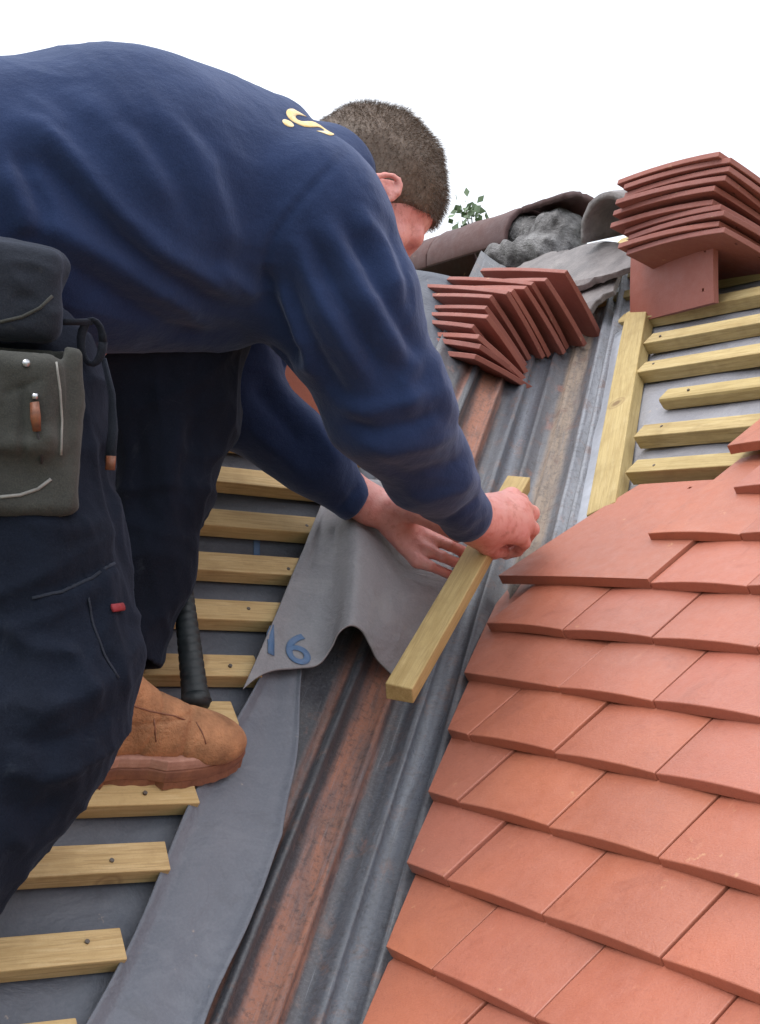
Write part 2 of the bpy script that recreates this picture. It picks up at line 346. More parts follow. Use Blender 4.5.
# ================================================================ THE ROOF
def boxobj(name, o, ax, size, m, parent=None, bev=.0015, taper=0.0, jag=True):
    """a sawn piece: origin at one end centre; ax = (along, across, up); size = (length, width, thickness)"""
    L, W_, H = size; n = max(2, int(L/.12)); vs = []; fs = []
    bw = random.uniform(-1, 1)*.0022*min(1, L); wz = random.uniform(-1, 1)*.0015*min(1, L)
    for i in range(n+1):
        t = i/n; x = L*t; b = math.sin(t*math.pi)*bw; z = math.sin(t*math.pi*1.3+1)*wz
        for (a, c) in ((-.5, -.5), (.5, -.5), (.5, .5), (-.5, .5)):
            vs.append((x+(random.uniform(-.0015, .0015) if jag and i in (0, n) else 0), a*W_*(1-taper*t)+b, c*H+z))
    for i in range(n):
        k = i*4
        for j in range(4): fs.append((k+j, k+(j+1) % 4, k+4+(j+1) % 4, k+4+j))
    fs = [f[::-1] for f in fs]; fs.append((0, 1, 2, 3)); fs.append((n*4+3, n*4+2, n*4+1, n*4))
    ob = meshobj(name, vs, fs, m, parent, mw=frame(o, *ax)); bevel(ob, bev)
    if name != 'cut_batten': ob['len'] = L; ob['thk'] = H
    return ob
XA = np.array([1., 0, 0]); YA = np.array([0, 1., 0]); UPR = np.array([C44, 0, S44]); UPL = np.array([0, C44, S44])
VD = np.array([1/2**.5, 1/2**.5, T44/2**.5]); VD /= np.linalg.norm(VD)
# --- ground far below and the house under the roof
g = meshobj('ground', [(-400, -400, -5.6), (400, -400, -5.6), (400, 400, -5.6), (-400, 400, -5.6)], [(0, 1, 2, 3)], M['grass']); tag(g, kind='structure')
ho = empty('house', (0, 0, -5.6), label='brick house carrying the half-stripped tiled roof', cat='house')
RZ = 1.74                              # slope length of the main ridge (right roof)
RIDX = RZ*C44
def solid(name, quad, nrm, th, m, parent):
    q = [np.array(p) for p in quad]; b = [p-np.array(nrm)*th for p in q]; v = q+b; n = len(q)
    f = [tuple(range(n)), tuple(range(2*n-1, n-1, -1))]+[((i+1) % n, i, n+i, n+(i+1) % n) for i in range(n)]
    return meshobj(name, v, f, m, parent)
w = solid('wall', [(-3.4, -2.2, -2.4), (2.9, -3.6, -2.4), (2.9, 4.0, -2.4), (-3.4, 4.0, -2.4)], (0, 0, 1), 3.2, M['brick'], ho)
LZ = 1.43                              # left roof's lower ridge
LRY = LZ*C44
sr = solid('roof_deck', [RP(-3.2, -3.2, -.075), RP(RZ, -3.2, -.075), RP(RZ, 3.6, -.075), RP(LZ, 3.6, -.075), RP(LZ, LRY, -.075), RP(-3.2, -3.2*C44, -.075)], NR, .03, M['batten_r'], ho)
sl = solid('roof_deck', [LP(-3.2, -3.2, -.045), LP(-3.2*C44, -3.2, -.045), LP(LRY, LZ, -.045), LP(-3.2, LZ, -.045)], NL, .03, M['batten_l'], ho)
back = solid('roof_deck', [(RIDX, -3.2, RZ*S44-.12), (RIDX+3, -3.2, RZ*S44-3.0), (RIDX+3, 3.6, RZ*S44-3.0), (RIDX, 3.6, RZ*S44-.12)], (S44, 0, C44), .03, M['ridge'], ho)
backl = solid('roof_deck', [(-3.2, LRY, LZ*S44-.08), (LRY, LRY, LZ*S44-.08), (LRY+.9, LRY+3, LZ*S44-2.98), (-3.2, LRY+3, LZ*S44-2.98)], (0, S44, C44), .03, M['ridge'], ho)
# --- underlay sheets sagging between the battens
def sheet(name, fn, nu, nv, m, parent=None, thick=.0015):
    vs = [fn(i/nu, j/nv) for j in range(nv+1) for i in range(nu+1)]
    fs = [(j*(nu+1)+i, j*(nu+1)+i+1, (j+1)*(nu+1)+i+1, (j+1)*(nu+1)+i) for j in range(nv) for i in range(nu)]
    ob = meshobj(name, vs, fs, m, parent, smooth=True); so = ob.modifiers.new('thickness', 'SOLIDIFY'); so.thickness = thick; so.offset = 0
    return ob
wl = wob(.0025, 22, 3)
GL = [.648, .552, .460, .371, .274, .196, .086, .0, -.097, -.190, -.285, -.38, -.475]
def ul(a, b):
    v = -1.2+b*(LZ+1.2); x1 = v*C44-.20; x = -2.2+a*(x1+2.2); dd = (v % .0955)/.0955
    return LP(x, v, -.028-.004*math.sin(dd*math.pi)+wl(np.array([[x, v, 0.]]))[0])
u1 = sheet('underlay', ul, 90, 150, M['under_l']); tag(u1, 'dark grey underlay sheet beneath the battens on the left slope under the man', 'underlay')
wr = wob(.003, 20, 5)
def ur(a, b):
    v = -1.2+b*(RZ+1.2); y1 = (min(v, LZ)*C44-.16) if v < LZ else min(3.4, LRY+(v-LZ)*14); y = -2.4+a*(y1+2.4)
    return RP(v, y, -.066+wr(np.array([[v, y, 0.]]))[0])
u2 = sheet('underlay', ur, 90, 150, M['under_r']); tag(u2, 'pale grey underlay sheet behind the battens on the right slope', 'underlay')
# --- battens, left slope
names_l = ['behind the far knee below the raised elbow', 'with a dark knot beside the far knee', 'third up from the hammer handle top', 'crossing behind the upper hammer grip', 'crossing behind the hammer butt', 'right behind the boot toe', 'on which the tan boot stands', 'first whole one below the boot', 'second one below the boot', 'lowest one cut by the bottom edge', 'below the frame', 'below the frame', 'below the frame']
gl = 'pale battens nailed across the left slope'
for i, v in enumerate(GL[:10]):
    xe = (v*C44*1.0)-.2*2**.5*1.0+.012+random.uniform(-.004, .004)          # ends along the valley
    if i == 0: xe += .03
    Lg = 1.6 if i else 1.6
    o = LP(xe, v+.0175+random.uniform(-.002, .002), -.011)
    ang = random.uniform(-.003, .003)
    b = boxobj('timber_batten', o, (-XA+UPL*ang, -UPL-XA*ang, NL), (Lg, .036, .022), M['batten_l'])
    tag(b, 'light pine batten on the left slope, '+names_l[i], 'batten', gl)
for k, (v, lb) in enumerate([(.744, 'upper one hidden mostly by the forearm'), (.84, 'upper one behind the man, near the leaning tile'), (.936, 'upper one under the leaning tile'), (1.03, 'upper one above the leaning tile')]):
    o = LP(v*C44-.27, v+.0175, -.011); b = boxobj('timber_batten', o, (-XA, -UPL, NL), (1.7, .036, .022), M['batten_l'])
    tag(b, 'pine batten on the left slope, '+lb, 'batten', gl)
# --- battens, right slope (treated)
gr = 'yellowish battens nailed across the right slope'
RB = [(.772, .285, 'lowest one, just above the top tile with nail holes'), (.870, .352, 'second one up, running under the stepped tiles'), (.978, .385, 'short one whose rounded end stops clear of the upright batten'),
      (1.076, .520, 'fourth one up, butting the upright batten'), (1.181, .590, 'fifth one up, butting the top of the upright batten'), (1.286, .76, 'carrying the foot of the leaning tile'),
      (1.392, .92, 'first one behind the leaning tile'), (1.485, .96, 'second one behind the leaning tile'), (1.58, 1.0, 'behind the big tile stack'), (1.67, 1.1, 'nearest the main ridge')]
for i, (v, y0, lb) in enumerate(RB):
    ang = random.uniform(-.004, .004) if i != 2 else .006
    o = RP(v+.017, y0, -.0485); b = boxobj('timber_batten', o, (-YA+UPR*ang, UPR+YA*ang, NR), (2.6 if i != 2 else 2.5, .033, .026), M['batten_r'], bev=.006 if i == 2 else .0016)
    tag(b, 'yellowish right-slope batten, '+lb, 'batten', gr)
for i in range(2):                       # battens under the tiled courses show only in the gap at their ends
    o = RP(.674-.098*i+.017, .19-.07*i, -.062); b = boxobj('timber_batten', o, (-YA, UPR, NR), (2.4, .033, .026), M['batten_r'])
    tag(b, 'yellowish batten mostly covered by the red tiles, %s' % ['the higher one', 'the lower one'][i], 'batten', gr)
a0 = VP(.186, .55, -.046); a1 = VP(.186, 1.205, -.046); dv = (a1-a0); Lc = np.linalg.norm(dv); dv /= Lc
cb = boxobj('counter_batten', a0, (dv, np.cross(NR, dv), NR), (Lc, .050, .030), M['batten_r']); tag(cb, 'upright yellowish batten running along the right edge of the valley', 'batten')
# --- valley trough
prof = [(-.172, .004), (-.160, .001), (-.150, -.001), (-.128, 0), (-.123, .008), (-.118, .011), (-.113, .008), (-.109, .0), (-.104, .001), (-.101, .008), (-.097, .010), (-.093, .007), (-.089, -.001), (-.075, -.003), (-.058, -.002), (-.054, .004), (-.050, .006), (-.046, .002), (-.040, -.004),
        (-.028, -.002), (-.022, .0), (-.017, .0065), (-.012, .008), (-.007, .0065), (-.002, .001), (.006, .0), (.011, .006), (.015, .0075), (.019, .006), (.024, .0), (.034, -.002), (.042, .004), (.047, .006), (.052, .004), (.057, -.002), (.072, -.003), (.088, -.001), (.092, .008), (.096, .010), (.100, .008), (.105, .001), (.111, .001), (.115, .009), (.119, .011), (.123, .008), (.128, 0), (.145, -.001), (.170, .001)]
def toff(s): return -.024 if s < 0 else -.024-.020*min(1, s/.05)
tv = []; tf = []; na = 90; a_lo, a_hi = -1.1, 1.42
Mt = frame(np.array([0, 0, 0]), np.array([1, -1, 0])/2**.5, VD, np.cross(np.array([1, -1, 0])/2**.5, VD)); Mi = Mt.inverted()
wt = wob(.0018, 9, 11)
for j in range(na+1):
    al = a_lo+(a_hi-a_lo)*j/na
    for s, h in prof:
        ss = s; base = VP(ss, al, 0); nn = NL if s < 0 else NR
        # ease the crease at the centre into a round channel
        r = .045; lift = (r-abs(s))**2/(2*r)*T44/2**.5*1.0 if abs(s) < r else 0
        hh = h*(1.5 if h > .005 and s > -.105 else .3 if s < -.105 else 1)+toff(s)+wt(base[None])[0]
        tv.append(Mi @ Vector(base+nn*hh+np.array([0, 0, lift])))
m_ = len(prof)
for j in range(na):
    for i in range(m_-1): tf.append((j*m_+i, j*m_+i+1, (j+1)*m_+i+1, (j+1)*m_+i))
tr = meshobj('valley_trough', tv, tf, M['trough'], smooth=True, mw=Mt); so = tr.modifiers.new('t', 'SOLIDIFY'); so.thickness = .003; so.offset = -1
tag(tr, 'ribbed dark valley trough with rust-coloured dust stripes between the two slopes', 'valley trough')
# --- membrane strips
wm2 = wob(.0012, 30, 21)
def redge(al): return float(np.interp(al, [-1.1, -.23, -.15, -.06, .02, .15, .32], [-.112, -.110, -.112, -.108, -.126, -.158, -.168]))+.003*math.sin(al*31)
def mlow(a, b):
    al = -1.1+b*1.45; s0 = -.203+.004*math.sin(al*17); s = s0+a*(redge(al)-s0); p = VP(s, al, -.008)
    e = abs(a-.0)**.5; lift = .010*max(0, 1-a*7)+.003*math.sin(a*9+al*7)*.5
    if a > .9: lift += (a-.9)*.06
    return p+NL*(lift-.006+wm2(p[None])[0]*1.4)
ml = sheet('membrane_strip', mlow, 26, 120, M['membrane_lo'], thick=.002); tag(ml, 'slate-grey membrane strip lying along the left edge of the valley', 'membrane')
def mright(a, b):
    al = .1+b*1.05; p = VP(.133+a*.05, al, -.040); return p+NR*(.003*math.sin(a*3.1)+wm2(p[None])[0]*1.5)
mr = sheet('membrane_strip', mright, 8, 60, M['metalgrey'], thick=.002); tag(mr, 'shiny pale strip between trough ribs and upright batten on the right', 'membrane')
# flap curling over the trough
bot = [(243, 689, .016), (258, 677, .014), (275, 671, .010), (299, 669, .009), (318, 665, .012), (331, 648, .030), (339, 632, .052), (350, 625, .062), (361, 630, .054), (370, 646, .034), (377, 660, .018), (392, 675, .008)]
mid = [(283, 598, .014), (292, 592, .012), (303, 588, .010), (317, 583, .014), (331, 578, .022), (341, 572, .036), (350, 568, .048), (359, 567, .052), (373, 570, .044), (390, 575, .030), (412, 582, .018), (447, 592, .010)]
top = [(322, 504, .008), (327, 498, .010), (331, 494, .014), (336, 490, .020), (342, 486, .028), (347, 482, .034), (352, 480, .038), (358, 480, .038), (368, 480, .034), (385, 482, .026), (410, 486, .018), (450, 490, .012)]
def spl(pts, t):
    n = len(pts)-1; x = t*n; i = min(int(x), n-1); f = x-i; a = [np.array(pts[max(0, min(n, i+k))]) for k in (-1, 0, 1, 2)]
    return .5*((2*a[1])+(-a[0]+a[2])*f+(2*a[0]-5*a[1]+4*a[2]-a[3])*f*f+(-a[0]+3*a[1]-3*a[2]+a[3])*f**3)
def lowV(x, y, h):                    # point of the ray at clearance h over the valley surfaces
    return onV(x, y, h-.006)
bw_ = [lowV(*p) for p in bot]; mw_ = [lowV(*p) for p in mid]; tw_ = [lowV(*p) for p in top]
wf = wob(.0018, 40, 31)
def flap(a, b):
    A, B, C_ = spl(bw_, a), spl(mw_, a), spl(tw_, a); c0 = 2*(b-.5)*(b-1); c1 = 4*b*(1-b); c2 = 2*b*(b-.5); p = A*c0+B*c1+C_*c2
    return p+NL*(wf(p[None])[0]*.8+.0022*math.sin(a*34+b*6)*math.exp(-((b-.75)/.2)**2)*(a < .35))
fl = sheet('membrane_flap', flap, 110, 80, M['membrane_up'], thick=.0025); tag(fl, 'light grey felt flap with a blue 16, arched over the valley trough', 'membrane')
# ---------------------------------------------------------------- writing
bpy.context.view_layer.update()
DEP = bpy.context.evaluated_depsgraph_get()
def bvh_of(o):
    e = o.evaluated_get(bpy.context.evaluated_depsgraph_get()); me = e.to_mesh(); vs = [o.matrix_world @ v.co for v in me.vertices]; ps = [tuple(p.vertices) for p in me.polygons]
    return BVHTree.FromPolygons(vs, ps)
def lettering(text, name, target, org, ux, uy, size, m, lift=.0012, parent=None, italic=0, bold=0.0, sub=2, extr=None):
    cu = bpy.data.curves.new(name, 'FONT'); cu.body = text; cu.size = 1; cu.shear = italic; cu.offset = bold; cu.resolution_u = 6
    t = bpy.data.objects.new(name, cu); COL.objects.link(t); bpy.context.view_layer.update()
    me = bpy.data.meshes.new_from_object(t.evaluated_get(bpy.context.evaluated_depsgraph_get())); bpy.data.objects.remove(t)
    bm = bmesh.new(); bm.from_mesh(me); bmesh.ops.triangulate(bm, faces=bm.faces)
    bmesh.ops.subdivide_edges(bm, edges=bm.edges, cuts=sub); bmesh.ops.triangulate(bm, faces=bm.faces)
    tree = bvh_of(target); ux = Vector(ux); uy = Vector(uy); nz = ux.cross(uy).normalized(); org = Vector(org)
    for v in bm.verts:
        p = org+ux*(v.co.x*size)+uy*(v.co.y*size); h = tree.ray_cast(p+nz*.12, -nz, .3)
        if h[0] is None: h = tree.find_nearest(p)
        n = h[1] if h[1].dot(nz) > 0 else -h[1]; v.co = h[0]+n*lift
    bm.to_mesh(me); bm.free(); me.materials.clear(); me.materials.append(m); o = bpy.data.objects.new(name, me); link(o)
    o.parent = parent or target; o.matrix_parent_inverse = (parent or target).matrix_world.inverted()
    so = o.modifiers.new('t', 'SOLIDIFY'); so.thickness = .0006; so.offset = 0
    return o
def at_flap(x, y):
    t = bvh_of(fl); h = t.ray_cast(Vector(CAM), Vector(ray(x, y)).normalized()); return h[0], h[1]
p6, n6 = at_flap(300, 652)
if n6.dot(Vector(CAM)-p6) < 0: n6 = -n6
ux6 = (Vector(P(310, 645, 1.8))-Vector(P(300, 652, 1.8))); ux6 = Vector(D(.88, .20, .25)); ux6 = (ux6-n6*ux6.dot(n6)).normalized(); uy6 = n6.cross(ux6)
lettering('16', 'printed_number', fl, p6-ux6*.062-uy6*.022, ux6, uy6, .078, M['mark'], bold=.012)
pm = onL(262, 552, -.026); lettering('/', 'printed_mark', u1, pm+np.array([-.01, 0, 0]), XA, UPL, .075, M['mark'], bold=.03)
pm = onR(597, 498, -.040); lettering('7', 'printed_mark', mr, pm, -YA*.8+UPR*.6, UPR*.8+YA*.6, .045, M['mark'], bold=.03)
# ---------------------------------------------------------------- tiles
def plate(outline, th, m, name, mw, parent=None, camber=.0022, ccamber=.0012, holes=(), bev=.0014):
    """tile from a polygon outline (local x across, y up the slope) cut out of a cambered sheet with real nail holes"""
    xs = [p[0] for p in outline]; ys = [p[1] for p in outline]; bm = bmesh.new()
    vs = [bm.verts.new((x, y, 0)) for x, y in outline]; bm.faces.new(vs)
    x0, x1, y0, y1 = min(xs), max(xs), min(ys), max(ys)
    cuts = [('x', x0+(x1-x0)*k/8) for k in range(1, 8)]+[('y', y0+(y1-y0)*k/6) for k in range(1, 6)]
    for hx, hy in holes:
        for d in (-.003, .003): cuts += [('x', hx+d), ('y', hy+d)]
    for ax, c in cuts:
        bmesh.ops.bisect_plane(bm, geom=bm.verts[:]+bm.edges[:]+bm.faces[:], dist=1e-6, plane_co=(c, c, 0), plane_no=(1, 0, 0) if ax == 'x' else (0, 1, 0))
    hf = []
    for f in bm.faces:
        c = f.calc_center_median()
        if any(abs(c.x-hx) < .003 and abs(c.y-hy) < .003 for hx, hy in holes): hf.append(f)
    if hf: bmesh.ops.delete(bm, geom=hf, context='FACES')
    for f in bm.faces:
        if f.normal.z < 0: f.normal_flip()
    bm.normal_update()
    r = bmesh.ops.extrude_face_region(bm, geom=bm.faces[:]); nv = [v for v in r['geom'] if isinstance(v, bmesh.types.BMVert)]
    for v in nv: v.co.z += th
    bmesh.ops.recalc_face_normals(bm, faces=bm.faces)
    cx = .5*(x0+x1); hw = max(.0825, .5*(x1-x0)); hl = .1325; cy = y0+hl
    for v in bm.verts: v.co.z += -camber*(((v.co.x-cx)/hw)**2)*1.0-ccamber*((v.co.y-cy)/hl)**2
    me = bpy.data.meshes.new(name); bm.to_mesh(me); bm.free(); me.materials.append(m)
    o = bpy.data.objects.new(name, me); link(o); o.matrix_world = mw
    if parent: o.parent = parent; o.matrix_parent_inverse = parent.matrix_world.inverted()
    if bev: bevel(o, bev, 2).modifiers[-1].angle_limit = .9
    return o
TL, TW, TT = .265, .1655, .0150
Y0 = -.1117; V0 = .48666; GA = .0975; UW = .168; TM = .158
# tile local frame: x = -Y world (u to the right), y = upslope tilted, z = outwards
def tmw(u, v, jit=1.0, lift=0.0):
    tilt = math.atan(TM)+random.gauss(0, .003)*jit; rz = random.gauss(0, .0032)*jit
    X = -YA*math.cos(rz)+UPR*math.sin(rz); U = UPR*math.cos(rz)+YA*math.sin(rz); y = U*math.cos(tilt)-NR*math.sin(tilt); z = np.cross(X, y); 
    rx = random.gauss(0, .006)*jit; X2 = X*math.cos(rx)+z*math.sin(rx); z = np.cross(X2, y)
    o = RP(v, Y0-u*UW, -TT+lift+random.gauss(0, .0005)*jit); return frame(o, X2, y, z)
def valley_s(u, v):                     # across-valley coordinate of a lattice point on the slope
    x = v*C44; y = Y0-u*UW; return (x-y)/2**.5
def clip(poly, g_):                     # keep g_(p) > 0
    out = []
    for i in range(len(poly)):
        a, b = poly[i], poly[(i+1) % len(poly)]; ga, gb = g_(a), g_(b)
        if ga > 0: out.append(a)
        if (ga > 0) != (gb > 0): t = ga/(ga-gb); out.append((a[0]+(b[0]-a[0])*t, a[1]+(b[1]-a[1])*t))
    return out
ordn = ['first', 'second', 'third', 'fourth', 'fifth', 'sixth', 'seventh', 'eighth', 'ninth', 'tenth', 'eleventh', 'twelfth']
gt = 'terracotta plain tiles laid in courses on the right slope'
gap = .0011
for r in range(-8, 4):
    v = V0+r*GA; half = (r % 2 == 0)
    us = [k+.5*(1 if half else 0) for k in range(-6, 9)]
    course = 'lowest course at the bottom edge' if r == -8 else '%s course up from the bottom' % ordn[r+8]
    n = 0
    cutoff = .027+random.uniform(-.002, .002)
    tiles = []
    for u in us:                        # tile spans u .. u+1
        if r <= -1:
            def g_(p, u=u, v=v): return (( (v+p[1])*C44 - (Y0-(u*UW+p[0])) )/2**.5)-cutoff
            poly = clip([(gap, 0), (UW-gap, 0), (UW-gap, TL), (gap, TL)], g_)
            if len(poly) < 3: continue
            a_ = .5*abs(sum(poly[i][0]*poly[(i+1) % len(poly)][1]-poly[(i+1) % len(poly)][0]*poly[i][1] for i in range(len(poly))))
            wtail = max([p[0] for p in poly if p[1] < 1e-6], default=0)-min([p[0] for p in poly if p[1] < 1e-6], default=0)
            if wtail < .02: continue
            tiles.append((u, poly, wtail < UW*.93))
        else:
            start = {0: -.5, 1: -1, 2: -.5, 3: -1}[r]
            if u < start-1e-6: continue
            tiles.append((u, [(gap, 0), (UW-gap, 0), (UW-gap, TL), (gap, TL)], False))
    if r == 0: tiles.insert(0, (-2.42, [(.0, .0), (1.92*UW-gap, 0), (1.92*UW-gap, TL), (.34*UW, TL), (.30*UW, TL-.03)], 'wide'))
    if r in (-1, -2):                   # wide tile at the valley in these courses (no joint in the photograph)
        cut = [t for t in tiles]
        u0 = -1 if r == -1 else -.5
        left = [t for t in tiles if t[0] < u0-1e-6]; rest = [t for t in tiles if t[0] >= u0-1e-6]
        if len(left) > 1:
            def g2(p, v=v, uu=u0-2): return (((v+p[1])*C44-(Y0-(uu*UW+p[0])))/2**.5)-cutoff
            poly = clip([(gap, 0), (2*UW-gap, 0), (2*UW-gap, TL), (gap, TL)], g2); tiles = [(u0-2, poly, True)]+rest
    for (u, poly, cutt) in tiles:
        if u > 4.6+(.6*-r if r < 0 else 0)*.15: continue
        n += 1; holes = []
        if cutt == 'wide': holes = [(1.10*UW, TL-.022), (1.42*UW, TL-.022)]
        elif not cutt: holes = [(UW*.32, TL-.022), (UW*.68, TL-.022)]
        t = plate(poly, TT, M['tile'], 'clay_tile', tmw(u, v), holes=holes, camber=(.0034 if not cutt else .0020) if cutt != 'wide' else .0010)
        if cutt == 'wide': lab = 'wide uncut tile with two nail holes beside the man\'s right fist'
        elif cutt: lab = 'terracotta tile cut along the valley edge, %s' % course
        else: lab = 'terracotta tile, %s, %s from the valley' % (course, ordn[n-1] if r < 0 else ordn[n-1]+' whole one')
        tag(t, lab, 'roof tile', gt)
# --- loose tiles: stack at the top right
def rect(w, l): return [(0, 0), (w, 0), (w, l), (0, l)]
gs = 'red tiles piled in the stack at the top right'
F = D(0, 0, 1)
up = np.array([0, 0, 1.]); cor0 = P(724, 230, 2.45)
order = ['bottom', 'second', 'third', 'fourth', 'fifth', 'sixth', 'seventh', 'eighth', 'ninth', 'top']
for k in range(10):
    a = random.uniform(-.05, .05)+(-.05 if k > 4 else .02); ti = .24+random.uniform(-.02, .02)+(.05 if k > 5 else 0)
    Ak = YA*math.cos(a)+XA*math.sin(a)+up*.03; Ak /= np.linalg.norm(Ak); Bk = XA*math.cos(ti)-up*math.sin(ti); Bk -= Ak*(Bk@Ak); Bk /= np.linalg.norm(Bk)
    o = cor0+up*(.002+k*.0143+(.006 if k > 4 else 0))+XA*random.uniform(-.006, .006)+YA*(random.uniform(-.010, .010)+(.018 if k in (4, 5) else -.022 if k in (6, 7, 8) else 0))+D(1, 0, 0)*(-.002*k)
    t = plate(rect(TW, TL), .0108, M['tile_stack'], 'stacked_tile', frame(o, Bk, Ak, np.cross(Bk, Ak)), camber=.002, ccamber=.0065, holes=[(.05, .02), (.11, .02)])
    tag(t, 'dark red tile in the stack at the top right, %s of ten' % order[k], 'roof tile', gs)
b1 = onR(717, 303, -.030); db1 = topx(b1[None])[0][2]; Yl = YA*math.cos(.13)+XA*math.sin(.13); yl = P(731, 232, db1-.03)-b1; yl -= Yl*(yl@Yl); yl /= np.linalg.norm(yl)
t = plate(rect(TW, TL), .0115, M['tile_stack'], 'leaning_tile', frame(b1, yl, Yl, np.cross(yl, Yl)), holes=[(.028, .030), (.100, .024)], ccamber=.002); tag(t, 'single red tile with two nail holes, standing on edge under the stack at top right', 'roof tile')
# --- slumped pile above the valley
gs2 = 'red tiles slumped on edge above the valley'
A = D(-.55, -.13, .82); B = D(.52, .72, .46); B -= A*(A@B); B /= np.linalg.norm(B)
corn = [(568, 281, 0.0), (541, 289, .00), (533, 293, .01), (524, 297, 0), (514, 300, 0), (505, 302, .02), (497, 306, .02), (491, 317, .06), (484, 326, .10), (479, 336, .14), (476, 346, .40), (480, 356, .62), (474, 366, .74)]
lab2 = ['topmost, overhanging to the right', 'second from the top right', 'third from the top right', 'fourth from the top right', 'fifth from the top right', 'middle one', 'fifth from the bottom left', 'fourth from the bottom left', 'third from the bottom left', 'second from the bottom left', 'half fallen over, above the flattest two', 'upper of the two flattest', 'flattest, lying lowest on the trough']
for k, (cx, cy, tl) in enumerate(corn):
    Nn = np.cross(A, B); 
    if Nn@D(0, -1, 0) < 0: Nn = -Nn
    Bk = B*math.cos(tl*.6)-Nn*(-math.sin(tl*.6)); Bk = Bk/np.linalg.norm(Bk)
    a = random.uniform(-.07, .07); Ak = A*math.cos(a)+Bk*math.sin(a); Bk = Bk*math.cos(a)-A*math.sin(a)
    c = P(cx, cy-10, 2.74-.012*k)+A*random.uniform(-.020, .020); z = np.cross(Ak, Bk); X_, Y_, o = Bk, Ak, c
    if np.cross(X_, Y_)@Nn < 0: o = o+X_*TW; X_ = -X_
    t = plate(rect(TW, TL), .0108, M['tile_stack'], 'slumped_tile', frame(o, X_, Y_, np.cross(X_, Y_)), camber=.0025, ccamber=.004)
    tag(t, 'red tile in the slumped pile above the valley, '+lab2[k], 'roof tile', gs2)
# --- tile leaning on the left slope seen through the crook of the arm, with two more lying on it
b0 = onL(262, 425, .004); b1 = onL(334, 428, .004); xw = XA*.96+UPL*-.1; xw /= np.linalg.norm(xw); yl = UPL*.55+NL*.83; yl -= xw*(yl@xw); yl /= np.linalg.norm(yl)
t = plate(rect(TW, TL*.62), TT, M['tile'], 'leaning_tile', frame(b0, xw, yl, np.cross(xw, yl)), holes=[]); tag(t, 'orange tile propped on the left slope, seen through the crook of the arm', 'roof tile')
for k in range(3):
    o = b0+yl*(TL*.62+.002)+NL*(-.02)+up*(.014*k)+xw*(-.02*k)
    X_ = xw; Y_ = YA*.98+up*.1; Y_ -= X_*(Y_@X_); Y_ /= np.linalg.norm(Y_)
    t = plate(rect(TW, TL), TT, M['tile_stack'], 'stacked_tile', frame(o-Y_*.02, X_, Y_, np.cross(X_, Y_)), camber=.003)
    tag(t, 'red tile lying on the propped tile behind the arm, %s of three' % ['lowest', 'middle', 'top'][k], 'roof tile', 'three tiles piled behind the arm')
# --- ridge tiles
def ridge_tile(org, L, r, ang0, ang1, m, name='ridge_tile', nseg=18, seed=0, th=.014, ax=None, flare=.0):
    rr = np.random.default_rng(seed); vs = []; fs = []; nl = 10; rw = [r, r+th]
    for j in range(nl+1):
        t = j/nl
        for q in range(2):
            for i in range(nseg+1):
                a = math.radians(ang0+(ang1-ang0)*i/nseg); R_ = rw[q]*(1+flare*t)+(rr.normal()*.0012); vs.append((R_*math.cos(a), L*t+rr.normal()*.0015, R_*math.sin(a)))
    w = nseg+1
    for j in range(nl):
        for i in range(nseg):
            a = (j*2+1)*w+i; b = ((j+1)*2+1)*w+i; fs.append((a, a+1, b+1, b)); a = (j*2)*w+i; b = ((j+1)*2)*w+i; fs.append((b, b+1, a+1, a))
        for i in (0, nseg): 
            a = (j*2)*w+i; b = (j*2+1)*w+i; c = ((j+1)*2+1)*w+i; d = ((j+1)*2)*w+i; fs.append((a, b, c, d) if i == 0 else (d, c, b, a))
    for j in (0, nl):
        for i in range(nseg):
            a = (j*2)*w+i; b = (j*2+1)*w+i; fs.append((a, a+1, b+1, b) if j == 0 else (b, b+1, a+1, a))
    return meshobj(name, vs, fs, m, smooth=True, mw=ax if ax is not None else frame(org, XA, YA, np.array([0, 0, 1.])))
rq = P(548, 238, 3.50); rx, rz = rq[0], rq[2]+.035
for k, (y0, lb) in enumerate([(rq[1]+.06, 'nearest the mortar-filled open end'), (rq[1]+.42, 'second from the mortar lump, behind the man\'s face'), (rq[1]+.78, 'third, hidden behind the man'), (rq[1]+1.14, 'farthest along')]):
    o = ridge_tile(np.array([rx, y0, rz-.035]), .352, .078, -12, 192, M['ridge'], seed=k, flare=.03); bevel(o, .004)
    tag(o, 'old dark red half-round ridge tile, '+lb, 'ridge tile', 'old half-round tiles left on the main ridge')
for b_ in [q for q in COL.objects if q.name.startswith('timber_batten')]:
    Lb_ = b_['len']; W2 = b_['thk']
    for xx in (.045, .47, .92):
        if xx > Lb_: continue
        nl = meshobj('nail', *(lambda c_, n_=10: ([(c_[0]+.0025*math.cos(6.2832*i/n_), c_[1]+.0025*math.sin(6.2832*i/n_), z_) for z_ in (W2/2-.004, W2/2+.0016) for i in range(n_)], [(i, (i+1) % n_, n_+(i+1) % n_, n_+i) for i in range(n_)]+[tuple(range(n_, 2*n_))]))((xx+random.uniform(-.022, .022), random.uniform(-.007, .007))), M['nail'], mw=b_.matrix_world.copy())
        nl.parent = b_; nl.matrix_parent_inverse = b_.matrix_world.inverted()
    del b_['len']; del b_['thk']
for b_ in COL.objects:
    if 'len' in b_: del b_['len']; del b_['thk']
